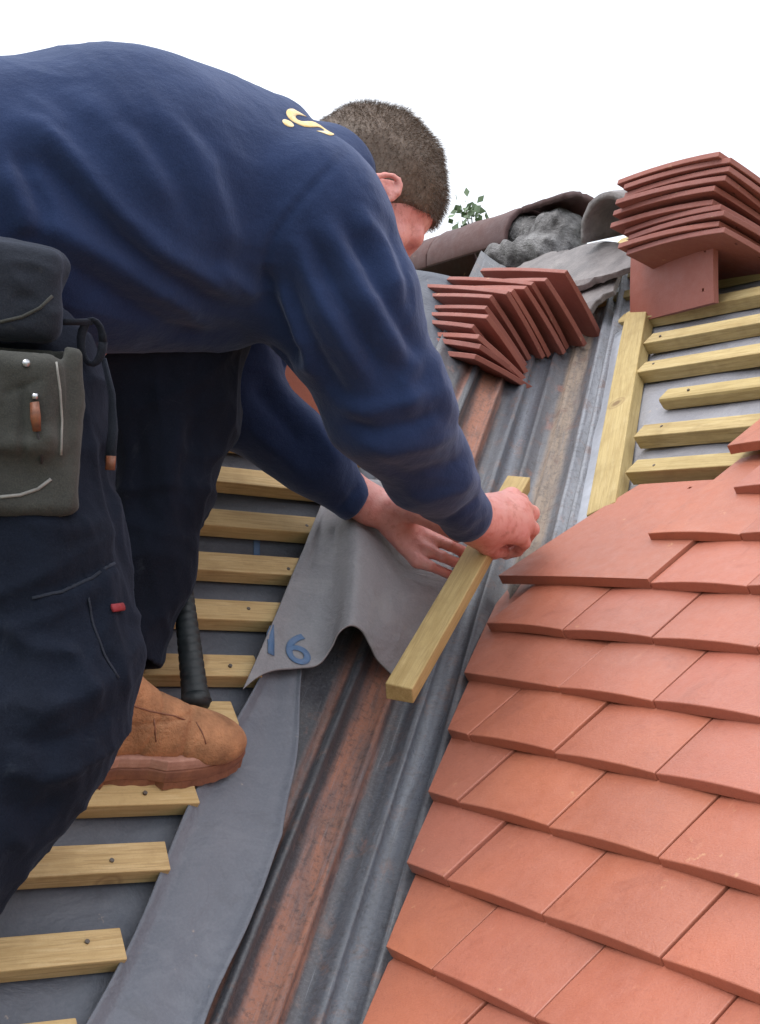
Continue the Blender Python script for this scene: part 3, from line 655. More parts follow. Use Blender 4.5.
def lump(name, pts, m, noise_a, f, h=.006, label=None, cat=None, seed=1):
    wn = wob(noise_a, f, seed); wn2 = wob(noise_a*.5, f*3, seed+1)
    lo = np.min([p[0] for p in pts], axis=0)-.12; hi = np.max([p[0] for p in pts], axis=0)+.12
    V, F_ = polymesh([('u', .03, cap(a, b, r)) for a, b, r in pts], lo, hi, h, noise=lambda p: wn(p)+wn2(p))
    o = meshobj(name, smooth(V, F_, 1), F_, m, smooth=True); tag(o, label, cat); return o
lump('mortar_lump', [((rx, rq[1]-.04, rz-.04), (rx, rq[1]+.10, rz-.03), .068), ((rx-.06, rq[1]-.06, rz-.09), (rx-.09, rq[1]+.12, rz-.10), .045)], M['mortar'], .008, 48, label='rough grey and white mortar lump at the open end of the ridge', cat='mortar')
ridge_tile(np.array([rx, rq[1]-.12, rz-.045]), .17, .088, 15, 120, M['ridge'], seed=9); o = bpy.data.objects[-1] if False else [q for q in COL.objects if q.name.startswith('ridge_tile')][-1]
tag(o, 'broken dark ridge tile capping the pale mortar lump', 'ridge tile')
o = ridge_tile(P(612, 236, 2.95), .30, .085, 5, 175, M['slate'], seed=12, ax=frame(P(612, 240, 2.95), D(.5, .0, -.85), D(.80, -.25, .5), np.cross(D(.5, .0, -.85), D(.80, -.25, .5)))); tag(o, 'pale grey half-round piece poking out left of the top right stack', 'ridge tile')
def slab(pts2, off, th, m, lab, seed):
    """irregular broken slate: outline in pixels laid on the old roof"""
    rr = np.random.default_rng(seed); q = [onR(x, y, off) for x, y in pts2]; n = np.cross(q[1]-q[0], q[2]-q[0]); n /= np.linalg.norm(n)
    if n@NR < 0: n = -n
    fine = []
    for i in range(len(q)):
        a, b = q[i], q[(i+1) % len(q)]
        for t in np.linspace(0, 1, 6)[:-1]: fine.append(a+(b-a)*t+rr.normal(size=3)*.0025)
    ob = solid('old_slate', fine, n, th, m, None); bevel(ob, .002); tag(ob, lab, 'slate', 'old grey slates left at the head of the valley'); return ob
slab([(536, 272), (560, 254), (600, 240), (640, 246), (630, 266), (600, 277), (570, 288), (548, 285)], .035, .012, M['slate'], 'broad weathered grey slate between slumped pile and leaning tile', 1)
slab([(556, 300), (588, 282), (618, 275), (612, 292), (585, 312)], .012, .012, M['slate'], 'small dark slate under the broad one, above the valley head', 2)
slab([(506, 276), (524, 262), (552, 252), (572, 250), (556, 268), (530, 284)], .018, .012, M['slate'], 'reddish grey slate in front of the mortar lump', 3)
slab([(405, 312), (425, 290), (478, 272), (505, 270), (480, 292), (440, 306)], -.01, .012, M['slate'], 'dark old slate below the ridge beside the man\'s chin', 4)
slab([(400, 330), (420, 302), (470, 292), (466, 310), (432, 330)], -.02, .012, M['ridge'], 'dark red old slate behind the slumped pile', 5)
# --- batten in his hands
pa = P(399, 694, 1.70); pb = P(519, 483, 2.16); dd = pb-pa; Lb = np.linalg.norm(dd); dd /= Lb
tn = D(-.10, -.80, -.60); tn -= dd*(tn@dd); tn /= np.linalg.norm(tn); HB_AX = (dd, np.cross(tn, dd), tn)
hb = boxobj('cut_batten', pa, HB_AX, (Lb, .036, .024), M['batten_h'], bev=.0018); tag(hb, 'short sawn batten held over the valley in both hands', 'batten')
# ================================================================ THE MAN
pe = empty('person', LP(-.25, .12, .0), label='man in navy sweatshirt and dark trousers bent over the valley, holding a batten', cat='person')
# joints
HIPN, HIPF = P(0, 320, 1.50), P(172, 310, 1.76)
KNN, FTN = P(44, 668, 1.36), P(-130, 905, 1.25)
KNF, ANF = P(156, 480, 1.71), P(88, 705, 1.575)
SHN, ELN, WRN = P(306, 222, 1.65), P(388, 402, 1.70), P(474, 520, 1.925)
SHF, ELF, WRF = P(286, 215, 1.99), P(222, 392, 1.95), P(367, 503, 2.02)
# head frame
hf = D(.48, .86, .05); hu = D(.80, -.44, .34); hu -= hf*(hu@hf); hu /= np.linalg.norm(hu); hr = np.cross(hf, hu)
HC = P(362, 198, 1.84)
def H(x, y, z): return HC+hr*x+hu*y+hf*z
HA = (hr, hu, hf)
EAR = [('u', .010, cap(H(.070, .0, .0), H(.080, -.002, -.004), .016))]
def earring():                          # rim of the ear as a chain
    pts = []
    for a in np.linspace(-100, 150, 12):
        r = math.radians(a); pts.append(H(.086+.006*math.cos(r-2.6), -.004+.030*math.sin(r), -.008-.0175*math.cos(r)))
    return pts
prims = [('u', 0, ell(H(0, .030, -.012), HA, (.0745, .088, .096))), ('u', .03, ell(H(0, -.035, .036), HA, (.060, .078, .058))), ('u', .02, cap(H(0, -.096, .068), H(0, -.098, .070), .020)),
         ('u', .015, cap(H(-.028, .024, .080), H(.028, .024, .080), .014)), ('u', .008, cap(H(0, .012, .093), H(0, -.028, .112), .007, .012)), ('u', .01, cap(H(-.012, -.034, .100), H(.012, -.034, .100), .008)),
         ('u', .01, cap(H(-.016, -.062, .088), H(.016, -.062, .088), .008)), ('u', .02, cap(H(-.040, -.010, .070), H(.040, -.010, .070), .016)),
         ('s', .012, cap(H(-.031, .004, .104), H(-.031, .004, .106), .013)), ('s', .012, cap(H(.031, .004, .104), H(.031, .004, .106), .013)),
         ('u', .03, cap(H(0, -.030, -.035), P(304, 206, 1.81), .047, .056)), ('u', .02, cap(H(.045, -.055, .01), H(.030, -.085, .045), .022, .016)), ('u', .02, cap(H(-.045, -.055, .01), H(-.030, -.085, .045), .022, .016))]
for sg in (1, -1):
    def E_(x, y, z): return H(sg*x, y-.010, z+.028)
    prims.append(('u', .006, ell(E_(.080, -.004, -.010), (hr*sg*.94+hf*-.34, hu, hf*.94+hr*sg*.34), (.0075, .030, .018))))
    pts = [E_(.088+.004*math.cos(math.radians(a)+.3), -.004+.0285*math.sin(math.radians(a))-(0 if a > 0 else .002), -.012-.0165*math.cos(math.radians(a))) for a in np.linspace(-75, 160, 10)]
    for a, b in zip(pts[:-1], pts[1:]): prims.append(('u', .003, cap(a, b, .0036)))
    prims.append(('s', .004, cap(E_(.094, -.006, -.006), E_(.080, -.006, -.006), .008, .005)))
    prims.append(('u', .004, cap(E_(.080, -.030, -.002), E_(.080, -.034, -.002), .006)))
# trunk, arms, legs
prims += [('u', .05, cap(P(-60, 215, 1.64), P(150, 200, 1.74), .075, .090)), ('u', .05, cap(P(150, 215, 1.70), P(300, 205, 1.80), .115, .075)), ('u', .04, cap(SHN, SHF, .062, .062)),
          ('u', .04, cap(P(20, 330, 1.56), HIPF, .055)), ('u', .04, cap(P(-60, 235, 1.64), HIPN, .07, .06)),
          ('u', .03, cap(HIPN, KNN, .060, .055)), ('u', .02, cap(KNN, FTN, .052, .036)), ('u', .03, cap(HIPF, KNF, .072, .052)), ('u', .02, cap(KNF, P(143, 580, 1.68), .048, .038)), ('u', .02, cap(P(143, 580, 1.68), P(112, 655, 1.64), .036, .033)), ('u', .02, cap(P(112, 655, 1.64), ANF, .033, .033)),
          ('u', .02, cap(ANF, P(120, 757, 1.565), .032, .026)), ('u', .02, cap(FTN, P(-150, 880, 1.27), .034, .03)),
          ('u', .03, cap(SHN, ELN, .052, .042)), ('u', .02, cap(ELN, WRN, .043, .029)), ('u', .03, cap(SHF, ELF, .050, .040)), ('u', .02, cap(ELF, WRF, .041, .028))]
# right (near) fist over the batten
bt = lambda k, a=0, b=0: pa+HB_AX[0]*k+HB_AX[1]*a+HB_AX[2]*b
def chain(pts, rs, k=.006, k0=.012):
    out = []
    for i in range(len(pts)-1): out.append(('u', k0 if i == 0 else k*.5, cap(pts[i], pts[i+1], rs[i], rs[i+1])))
    return out
kn = [P(511, 497, 2.020), P(521, 508, 2.000), P(522, 522, 1.985), P(517, 535, 1.975)]
hb1 = [P(486, 508, 1.955), P(490, 516, 1.945), P(490, 525, 1.940), P(486, 534, 1.940)]
nview = D(-.15, -.25, -1)
for i in range(4): prims.append(('u', .016, ecap(hb1[i], kn[i], .0165, .0125, nview, .9)))
prims.append(('u', .02, cap(WRN, P(488, 520, 1.950), .028, .026)))
prims.append(('u', .02, ecap(P(492, 518, 1.96), P(510, 515, 1.985), .028, .024, nview, .8)))
fd = [((10, 4, .022), (2, 15, .058), (-13, 20, .064)), ((11, 5, .020), (5, 17, .056), (-11, 23, .064)), ((10, 7, .020), (3, 18, .052), (-12, 22, .060)), ((7, 8, .016), (0, 16, .042), (-11, 20, .050))]
for i in range(4):
    c0 = kn[i]; px0 = topx(c0[None])[0]; pts = [c0]+[P(px0[0]+dx, px0[1]+dy, px0[2]+dz) for dx, dy, dz in fd[i]]
    r0 = [.0108, .0112, .0106, .0094][i]; prims += chain(pts, [r0+.001, r0, r0*.93, r0*.84])
prims += chain([P(478, 534, 1.94), P(487, 546, 1.955), P(494, 551, 1.985), P(503, 551, 2.01)], [.017, .0135, .012, .0100], k0=.016)
# left (far) hand: palm in shade, fingertips on the batten's left edge
n2 = D(.30, -.70, -.62)
prims.append(('u', .02, ecap(WRF, P(398, 520, 2.025), .027, .031, n2, .78)))
fk = [P(437, 527, 2.034), P(433, 539, 2.024), P(427, 550.5, 2.014), P(417, 561, 2.004)]
f0 = [P(400, 514, 2.035), P(398, 520, 2.03), P(395, 526, 2.025), P(391, 530, 2.02)]
for i in range(4): prims.append(('u', .010, ecap(f0[i], fk[i], .0150, .0108, n2, .9)))
ft = [((17, 4, -.002), (34, 12, .020), (46, 20, .034)), ((16, 6, -.004), (33, 14, .016), (44, 22, .036)), ((15, 6, -.004), (31, 13, .014), (42, 20, .036)), ((13, 5, -.004), (27, 11, .012), (38, 16, .036))]
for i in range(4):
    px0 = topx(fk[i][None])[0]; pts = [fk[i]]+[P(px0[0]+dx, px0[1]+dy, px0[2]+dz) for dx, dy, dz in ft[i]]
    r0 = [.0088, .0090, .0086, .0078][i]; prims += chain(pts, [r0+.0012, r0, r0*.95, r0*.86], k0=.006, k=.002)
    prims.append(('u', .002, cap(pts[1], pts[1], r0+.0009)))
prims += chain([P(396, 508, 2.005), P(418, 514, 1.985), P(440, 524, 1.985), P(458, 536, 1.995)], [.018, .0145, .0128, .0100], k0=.016)
wsk = wob(.0007, 90, 2)
V, F_ = polymesh(prims, (-1.35, -1.0, -.55), (.75, .80, 1.15), .0030, n=14, noise=wsk)
V = smooth(V, F_, 1, .5)
body = meshobj('body', V, F_, M['skin'], pe, smooth=True)
for sg in (-1, 1):
    V, F_ = polymesh([('u', 0, cap(H(sg*.031, .004, .068), H(sg*.031, .004, .0681), .0115))], H(sg*.031, .004, .068)-.02, H(sg*.031, .004, .068)+.02, .002, n=8); meshobj('eye', V, F_, M['eye'], pe, smooth=True)
# hair: cropped cap plus thousands of short strands
wh = wob(.0022, 120, 8)
hp = [('u', 0, ell(H(0, .031, -.014), HA, (.0785, .0925, .1005))),
      ('u', .02, cap(H(0, -.015, -.058), H(0, -.090, -.075), .046, .052)),
      ('s', .006, ell(H(0, -.050, .085), HA, (.11, .118, .070))),        # face opening
      ('s', .008, cap(H(.088, -.020, .016), H(.070, -.020, .016), .024)), ('s', .008, cap(H(-.088, -.020, .016), H(-.070, -.020, .016), .024)),
      ('s', .006, plane(H(0, -.040, 0), hu*.75+hf*-.66))]
V, F_ = polymesh(hp, HC-.2, HC+.2, .0032, n=12, noise=wh)
hair = meshobj('hair', smooth(V, F_, 1), F_, M['hair'], pe, smooth=True)
Nn = normals(V, F_); loc = (V-HC) @ np.array(HA).T
outer = (((loc-np.array([0, .030, -.012]))/np.array([.0745, .088, .096]))**2).sum(1) > 1.0
cand = np.nonzero(outer & (Nn@np.array(HC-HC+1) > -9))[0]
pick = RNG.choice(cand, 26000); sv = []; sf = []
for i in pick:
    l = loc[i]; n = Nn[i]; hgt = np.clip((l[1]+.03)/.13, 0, 1); L = (.0028+.0072*hgt)*RNG.uniform(.6, 1.25)
    flow = hf*.8+hu*-.25+hr*np.sign(l[0])*.15 if l[1] > .05 else hu*-.9+hf*.25
    flow = flow-n*(flow@n); d = n*RNG.uniform(.35, .9)+flow*RNG.uniform(.4, .9)+RNG.normal(size=3)*.25; d /= np.linalg.norm(d)
    sd = np.cross(d, RNG.normal(size=3)); sd /= np.linalg.norm(sd); s2 = np.cross(d, sd); w_ = .00028; p = V[i]+RNG.normal(size=3)*.0012
    k = len(sv); sv += [p+sd*w_, p-sd*w_*.5+s2*w_, p-sd*w_*.5-s2*w_, p+d*L+flow*L*.15]; sf += [(k, k+1, k+3), (k+1, k+2, k+3), (k+2, k, k+3)]
strands = meshobj('hair_strands', np.array(sv), sf, M['hair'], hair)
# ---- sweatshirt
jp = [('u', 0, cap(P(-110, 192, 1.48), P(120, 204, 1.62), .143, .158)), ('u', .06, cap(P(120, 196, 1.62), P(236, 212, 1.70), .160, .142)), ('u', .06, cap(P(236, 212, 1.70), SHN, .142, .088)),
      ('u', .06, cap(P(-110, 180, 1.68), P(120, 196, 1.80), .135, .150)), ('u', .06, cap(P(120, 196, 1.80), P(244, 195, 1.90), .150, .128)), ('u', .05, cap(P(244, 195, 1.90), SHF, .128, .085)),
      ('u', .05, cap(P(262, 188, 1.80), P(326, 176, 1.79), .100, .068)),
      ('u', .05, cap(P(-70, 215, 1.52), P(60, 245, 1.57), .105, .10)), ('u', .05, cap(P(60, 245, 1.57), P(215, 275, 1.68), .095, .082)),         # hanging belly cloth
      ('u', .040, cap(SHN, P(345, 312, 1.66), .086, .088)), ('u', .03, cap(P(345, 312, 1.66), ELN, .088, .076)), ('u', .03, cap(ELN, P(430, 468, 1.80), .076, .058)), ('u', .02, cap(P(430, 468, 1.80), P(464, 512, 1.90), .058, .0385)),
      ('u', .035, cap(SHF, P(240, 350, 1.96), .072, .060)), ('u', .03, cap(P(240, 350, 1.96), ELF, .060, .060)), ('u', .03, cap(ELF, P(318, 463, 1.975), .058, .050)), ('u', .02, cap(P(318, 463, 1.975), P(352, 499, 2.005), .050, .0345)),
      ('s', .006, plane(P(481, 529, 1.945), -(WRN-ELN))), ('s', .006, plane(P(359, 503, 2.012), -(WRF-ELF)*1.0))]
def limit(f, c, r):                     # keep a cutting plane local to one cuff
    return lambda p: np.maximum(f(p), np.linalg.norm(p-c, axis=1)-r)
jp[-2] = ('s', .006, limit(plane(P(479, 527, 1.94), -(WRN-ELN)), P(490, 545, 1.98), .10)); jp[-1] = ('s', .006, limit(plane(P(361, 505, 2.012), -(WRF-ELF)), P(380, 520, 2.03), .075))
# neck opening
jp.append(('s', .01, cap(H(0, -.05, -.045), H(0, -.01, -.02), .052)))
wj = wob(.0035, 16, 14); wj2 = wob(.0012, 55, 15)
V, F_ = polymesh(jp, (-1.45, -1.15, .0), (.75, .85, 1.2), .0048, n=12, noise=lambda p: wj(p)+wj2(p))
V = smooth(V, F_, 2)
S_ = [  # body creases
    ([(0, 112), (40, 128), (75, 165), (118, 215), (165, 258), (230, 290), (272, 300)], .013, 13), ([(0, 140), (50, 165), (95, 215), (145, 262), (205, 300), (262, 318)], -.012, 14),
    ([(10, 200), (60, 232), (120, 262), (180, 300), (250, 322)], .012, 15), ([(60, 262), (120, 300), (190, 330), (262, 336)], -.010, 12),
    ([(60, 90), (110, 118), (150, 165), (175, 215)], .006, 14), ([(90, 100), (140, 132), (178, 180), (200, 235)], -.005, 12), ([(150, 100), (195, 150), (220, 210), (236, 260)], .005, 12),
    ([(180, 110), (225, 160), (244, 220)], -.004, 10), ([(0, 165), (20, 205), (25, 240)], .009, 12), ([(15, 150), (35, 190), (50, 235)], -.007, 9),
    ([(130, 300), (175, 322), (225, 332)], .006, 7), ([(210, 262), (245, 285), (268, 300)], .006, 7), ([(20, 95), (45, 110), (70, 130)], .004, 8),
    # armhole seam and pit
    ([(352, 146), (325, 172), (298, 202), (276, 232), (264, 262), (266, 300)], -.0045, 4), ([(345, 150), (318, 176), (291, 206), (270, 236)], .0022, 5), ([(266, 262), (268, 300), (284, 345), (300, 372)], -.016, 11),
    # sleeve, long folds running down
    ([(290, 232), (315, 290), (345, 345), (372, 388)], .009, 10), ([(304, 226), (332, 285), (362, 338), (385, 380)], -.009, 9), ([(318, 212), (352, 275), (385, 330), (408, 372)], .010, 10), ([(336, 208), (370, 268), (400, 322), (420, 362)], -.008, 8),
    ([(352, 200), (385, 255), (408, 305)], .008, 9), ([(280, 262), (298, 320), (322, 368), (352, 408)], -.009, 9), ([(276, 280), (292, 335), (318, 385)], .008, 8),
    ([(385, 215), (402, 265), (414, 318)], -.005, 7), ([(330, 400), (365, 412), (405, 402), (440, 388)], .007, 9), ([(338, 418), (375, 432), (415, 424), (448, 408)], -.007, 8), ([(352, 440), (390, 452), (432, 444), (462, 428)], .006, 8), ([(420, 350), (405, 385), (415, 420)], .006, 9),
    ([(372, 462), (408, 476), (445, 468), (474, 452)], -.005, 7), ([(395, 490), (428, 500), (462, 490), (482, 474)], .0045, 7), ([(430, 345), (440, 385), (462, 425)], .005, 9),
    ([(440, 524), (458, 516), (474, 503), (486, 488)], -.0045, 3.2), ([(448, 536), (466, 528), (482, 514), (492, 500)], .002, 4),
    # far sleeve
    ([(262, 362), (285, 395), (318, 432), (345, 470)], .007, 9), ([(250, 380), (275, 412), (305, 450)], -.006, 8), ([(240, 420), (275, 450), (315, 482)], .005, 8), ([(336, 512), (348, 500), (362, 484)], -.004, 3.2)]
V = folds(V, F_, S_); V = crumple(V, F_, .0022, 20, 5); V = smooth(V, F_, 1, .35)
jum = meshobj('sweatshirt', V, F_, M['jumper'], pe, smooth=True)
# lettering on the upper back
tj = bvh_of(jum); hit = tj.ray_cast(Vector(CAM), Vector(ray(306, 121)).normalized())
if hit[0] is not None:
    pn = hit[1]; 
    if pn.dot(Vector(CAM)-hit[0]) < 0: pn = -pn
    uy = Vector(D(.93, .36, .15)); uy = (uy-pn*uy.dot(pn)).normalized(); ux = uy.cross(pn).normalized()
    if ux.dot(Vector(D(0, 0, -1))) < 0: ux = -ux
    lettering('S.', 'lettering', jum, hit[0]-ux*.014-uy*.022, ux, uy, .080, M['letter'], bold=.03, lift=.0004)
# ---- trousers
tp = [('u', 0, cap(P(-70, 290, 1.60), P(150, 318, 1.74), .110, .105)), ('u', .05, cap(P(-30, 320, 1.47), P(8, 420, 1.41), .098, .094)), ('u', .05, cap(P(8, 420, 1.41), P(26, 560, 1.375), .094, .092)),
      ('u', .04, cap(P(30, 560, 1.375), KNN, .092, .083)), ('u', .03, cap(KNN, P(20, 738, 1.33), .083, .082)), ('u', .03, cap(P(20, 738, 1.33), P(-100, 890, 1.27), .082, .086)), ('u', .05, cap(P(165, 310, 1.74), P(168, 400, 1.74), .105, .088)),
      ('u', .04, cap(P(168, 400, 1.74), KNF, .086, .070)), ('u', .03, cap(KNF, P(144, 575, 1.68), .068, .056)), ('u', .03, cap(P(144, 575, 1.68), P(116, 672, 1.63), .052, .050)),
      ('s', .004, limit(plane(P(120, 662, 1.63), D(.16, -1, .25)), P(118, 700, 1.61), .10)), ('s', .004, cap(P(122, 635, 1.64), P(112, 700, 1.61), .036, .044))]
wt1 = wob(.004, 24, 41); wt2 = wob(.0016, 70, 42)
V, F_ = polymesh(tp, (-1.45, -1.1, -.6), (.6, .8, 1.0), .005, n=12, noise=lambda p: wt1(p)+wt2(p))
V = smooth(V, F_, 2)
S2 = [([(30, 596), (70, 586), (100, 570), (118, 560)], -.005, 4), ([(28, 604), (70, 594), (102, 578), (120, 568)], .004, 5), ([(88, 592), (96, 620), (104, 650), (122, 680)], -.005, 4), ([(0, 700), (40, 712), (80, 700), (118, 672)], .007, 10), ([(0, 735), (45, 745), (90, 730), (124, 700)], -.006, 9),
      ([(0, 770), (45, 782), (88, 765)], .007, 10), ([(0, 800), (35, 815), (70, 800)], -.006, 9), ([(20, 520), (70, 530), (115, 520)], .005, 9), ([(100, 420), (106, 470), (118, 530), (126, 590)], -.006, 6), ([(0, 630), (40, 650), (85, 650)], .006, 10),
      ([(60, 640), (85, 672), (100, 715)], .006, 8), ([(10, 835), (30, 850)], .004, 8), ([(150, 370), (175, 430), (172, 500), (160, 560)], .007, 12), ([(200, 390), (190, 450), (180, 510)], -.006, 9), ([(135, 400), (138, 470), (140, 540)], -.006, 10), ([(130, 610), (150, 622), (168, 612)], .004, 6)]
V = folds(V, F_, S2); V = crumple(V, F_, .0066, 24, 6); V = smooth(V, F_, 1, .3)
trs = meshobj('trousers', V, F_, M['trouser'], pe, smooth=True)
tt = bvh_of(trs)
def on_tr(x, y, lift=.002, tree=None):
    h = (tree or tt).ray_cast(Vector(CAM), Vector(ray(x, y)).normalized())
    if h[0] is None: return None
    n = h[1] if h[1].dot(Vector(CAM)-h[0]) > 0 else -h[1]; return np.array(h[0]+n*lift), np.array(n)
def tube(name, pts, r, m, parent=None, flat=1.0, up_=None, seg=8):
    pts = [np.array(p, float) for p in pts]; vs = []; fs = []; n = len(pts)
    for i, p in enumerate(pts):
        t = pts[min(i+1, n-1)]-pts[max(i-1, 0)]; t /= np.linalg.norm(t)+1e-9; a = np.cross(t, up_ if up_ is not None else np.array([.2, .3, .93])); a /= np.linalg.norm(a)+1e-9; b = np.cross(a, t)
        for k in range(seg):
            an = 2*math.pi*k/seg; rr = r[i] if hasattr(r, '__len__') else r; vs.append(p+a*math.cos(an)*rr+b*math.sin(an)*rr*flat)
    for i in range(n-1):
        for k in range(seg): fs.append((i*seg+k, i*seg+(k+1) % seg, (i+1)*seg+(k+1) % seg, (i+1)*seg+k))
    fs.append(tuple(range(seg))[::-1]); fs.append(tuple((n-1)*seg+k for k in range(seg)))
    return meshobj(name, vs, fs, m, parent, smooth=True)
def surf_strip(name, pxs, r, m, parent, flat=.4, tree=None, lift=.001):
    pts = []; nn = []
    P2 = []
    for i in range(len(pxs)-1):
        a, b = np.array(pxs[i], float), np.array(pxs[i+1], float); k = max(2, int(np.linalg.norm(b-a)/6))
        for t in np.linspace(0, 1, k)[:-1]: P2.append(a+(b-a)*t)
    P2.append(np.array(pxs[-1], float))
    for q in P2:
        h = on_tr(q[0], q[1], lift, tree)
        if h is not None: pts.append(h[0]); nn.append(h[1])
    if len(pts) < 2: return None
    return tube(name, pts, r, m, parent, flat, up_=np.mean(nn, 0))
surf_strip('fly_label', [(112, 609), (121, 607)], .0040, M['red'], trs, lift=.0035)
surf_strip('pocket_seam', [(32, 598), (62, 592), (92, 578), (114, 563)], .0016, M['strap'], trs)
surf_strip('knee_seam', [(88, 598), (93, 625), (104, 655), (118, 678)], .0014, M['strap'], trs)
# ---- boots
def make_boot(ank, fwd, upv, m_=M['leather'], name='boot'):
    fwd = fwd/np.linalg.norm(fwd); upv = upv-fwd*(upv@fwd); upv /= np.linalg.norm(upv); lat = np.cross(upv, fwd)
    Mb = frame(ank, fwd*.825, lat*.80, upv*.80)         # local x forward, y lateral, z up ; origin under the heel at sole level
    I3 = np.eye(3)
    up_p = [('u', 0, ell((.224, 0, .044), I3, (.060, .047, .034))), ('u', .035, ell((.150, 0, .055), I3, (.085, .042, .042))), ('u', .03, ell((.040, 0, .052), I3, (.055, .036, .050))), ('u', .03, cap((.055, 0, .06), (.050, 0, .135), .040, .043)), ('u', .03, cap((.16, 0, .075), (.085, 0, .115), .026, .036)),
            ('s', .004, plane((0, 0, .026), (0, 0, 1))), ('s', .006, plane((0, 0, .148), (0, 0, -1))), ('s', .006, cap((.050, 0, .12), (.048, 0, .17), .034))]
    wq = wob(.0012, 70, 51); V, F_ = polymesh(up_p, (-.04, -.08, 0), (.31, .08, .19), .0032, n=12, noise=wq)
    V = smooth(V, F_, 1)
    # toe-cap and quarter seams pressed in
    for f, a_, w_ in ((lambda v: v[:, 0]-.200+.6*np.abs(v[:, 1]), -.0030, .0034), (lambda v: v[:, 0]-.118-.35*(v[:, 2]-.05), -.0028, .0034), (lambda v: v[:, 2]-.078-.10*v[:, 0], -.0022, .003), (lambda v: v[:, 0]-.172-.25*(v[:, 2]-.05)+.006*np.sin(v[:, 1]*60), -.0020, .005), (lambda v: v[:, 0]-.186-.1*v[:, 2], -.0014, .004)):
        V = V+normals(V, F_)*(a_*np.exp(-(f(V)/w_)**2))[:, None]
    b = meshobj(name, V, F_, m_, pe, smooth=True, mw=Mb)
    def outline(k=0, ex=.0, n=44):
        pts = []
        for i in range(n):
            a = 2*math.pi*i/n; c, s = math.cos(a), math.sin(a); x = .13+(.152+ex)*c; w_ = (.047+ex)*(1-.12*math.cos(2*a+.2))-(.010 if abs(x-.11) < .04 else 0)*abs(s)
            pts.append((x, w_*s*(abs(s)**-.25 if abs(s) > .05 else 1)))
        return pts
    def prism(nm, lo, hi, ex, m, par):
        vs = []; fs = []; pts = outline(0, ex); n = len(pts)
        zz = [lo, lo+(hi-lo)*.5, hi]
        for j, z in enumerate(zz):
            for (x, y) in pts:
                toe = max(0, (x-.20)/.08)**2*.012; e = 1+(.0 if j != 1 else .012); vs.append(((x-.13)*e+.13, y*e, z+toe))
        for j in range(2):
            for i in range(n): fs.append((j*n+i, j*n+(i+1) % n, (j+1)*n+(i+1) % n, (j+1)*n+i))
        fs.append(tuple(range(n))[::-1]); fs.append(tuple(2*n+i for i in range(n)))
        o = meshobj(nm, vs, fs, m, par, mw=Mb); bevel(o, .002); return o
    so = prism('sole', .006, .024, .002, M['sole'], b)
    prism('welt', .024, .040, .0005, M['welt'], so)
    tv, tf_ = [], []; zig = []              # the tread: one slab with a lugged edge
    for i, (x, y) in enumerate(outline(0, .0025, 132)):
        k_ = 1.0 if (i//2) % 2 else .965; toe = max(0, (x-.20)/.08)**2*.012; zig.append((.13+(x-.13)*(k_ if abs(y) < .02 else 1), y*k_, toe))
    n_ = len(zig); tv = [(x, y, -.004+t_) for x, y, t_ in zig]+[(x, y, .007+t_) for x, y, t_ in zig]
    tf_ = [(i, (i+1) % n_, n_+(i+1) % n_, n_+i) for i in range(n_)]+[tuple(range(n_))[::-1], tuple(range(n_, 2*n_))]
    o = meshobj('tread', tv, tf_, M['sole'], so, mw=Mb)
    if name == 'boot': V3, F3 = polymesh([('u', 0, cap((.050, 0, .11), (.058, 0, .165), .034, .034))], (-.02, -.07, .05), (.14, .07, .30), .004, n=10, noise=wq); meshobj('sock', V3, F3, M['strap'], b, smooth=True, mw=Mb)
    lv = []
    for k in range(4):
        x = .165-.022*k; z = .092+.011*k; tube('lace', [(Mb @ Vector((x, s*.026, z-.010+.012*(1-abs(s))))) for s in (-1, -.5, 0, .5, 1)], .0018, M['lace'], b)
    return b, Mb
heel = P(42, 768, 1.515); toe_ = P(240, 766, 1.635); bf = toe_-heel
b1, MB1 = make_boot(heel, bf, np.array([0.0, -.40, .92]))
tb1 = bvh_of(b1)
for q in ([(154, 719), (155, 730), (156, 742)], [(128, 704), (150, 711), (175, 716), (190, 722)], [(196, 722), (202, 732), (206, 744)]):
    surf_strip('stitching', q, .0009, M['sole'], b1, .8, tb1, .0001)
b2, MB2 = make_boot(P(-330, 935, 1.16), np.array([.75, .1, -.2]), np.array([0, -.4, .9]))
# ================================================================ THINGS HE CARRIES
po = empty('tool_pouch', P(10, 400, 1.28), label='worn grey tool pouch with pale piping hanging at the man\'s hip', cat='tool pouch')
PX = D(1, .05, .30); PD = D(-.05, 1, .0); PD -= PX*(PD@PX); PD /= np.linalg.norm(PD); PO = np.cross(PX, PD)
if PO@D(0, 0, -1) < 0: PO = -PO
def pouch_part(name, pr, m, h=.003, seed=1, par=po, noise=.0016):
    cs = pr[1] ; V, F_ = polymesh(pr[0], cs[0], cs[1], h, n=12, noise=wob(noise, 45, seed)); V = smooth(V, F_, 1); return V, F_
c = P(12, 428, 1.30); V, F_ = polymesh([('u', 0, rbox(c, (PX, PD, PO), (.062, .080, .026), .011)), ('u', .02, rbox(P(0, 405, 1.285), (PX, PD, PO), (.047, .045, .031), .010)), ('s', .004, rbox(P(6, 348, 1.29), (PX, PD, PO), (.050, .012, .022), .008))], c-.16, c+.16, .003, n=12, noise=wob(.0022, 40, 61))
V = folds(V, F_, [([(22, 380), (24, 420), (22, 470)], -.004, 4), ([(0, 395), (20, 388), (45, 378)], -.003, 3), ([(58, 360), (62, 420), (60, 470)], .004, 4), ([(0, 440), (30, 446), (62, 430)], .003, 8)])
V = crumple(V, F_, .0035, 30, 8); pk = meshobj('pocket', smooth(V, F_, 1), F_, M['pouch'], po, smooth=True)
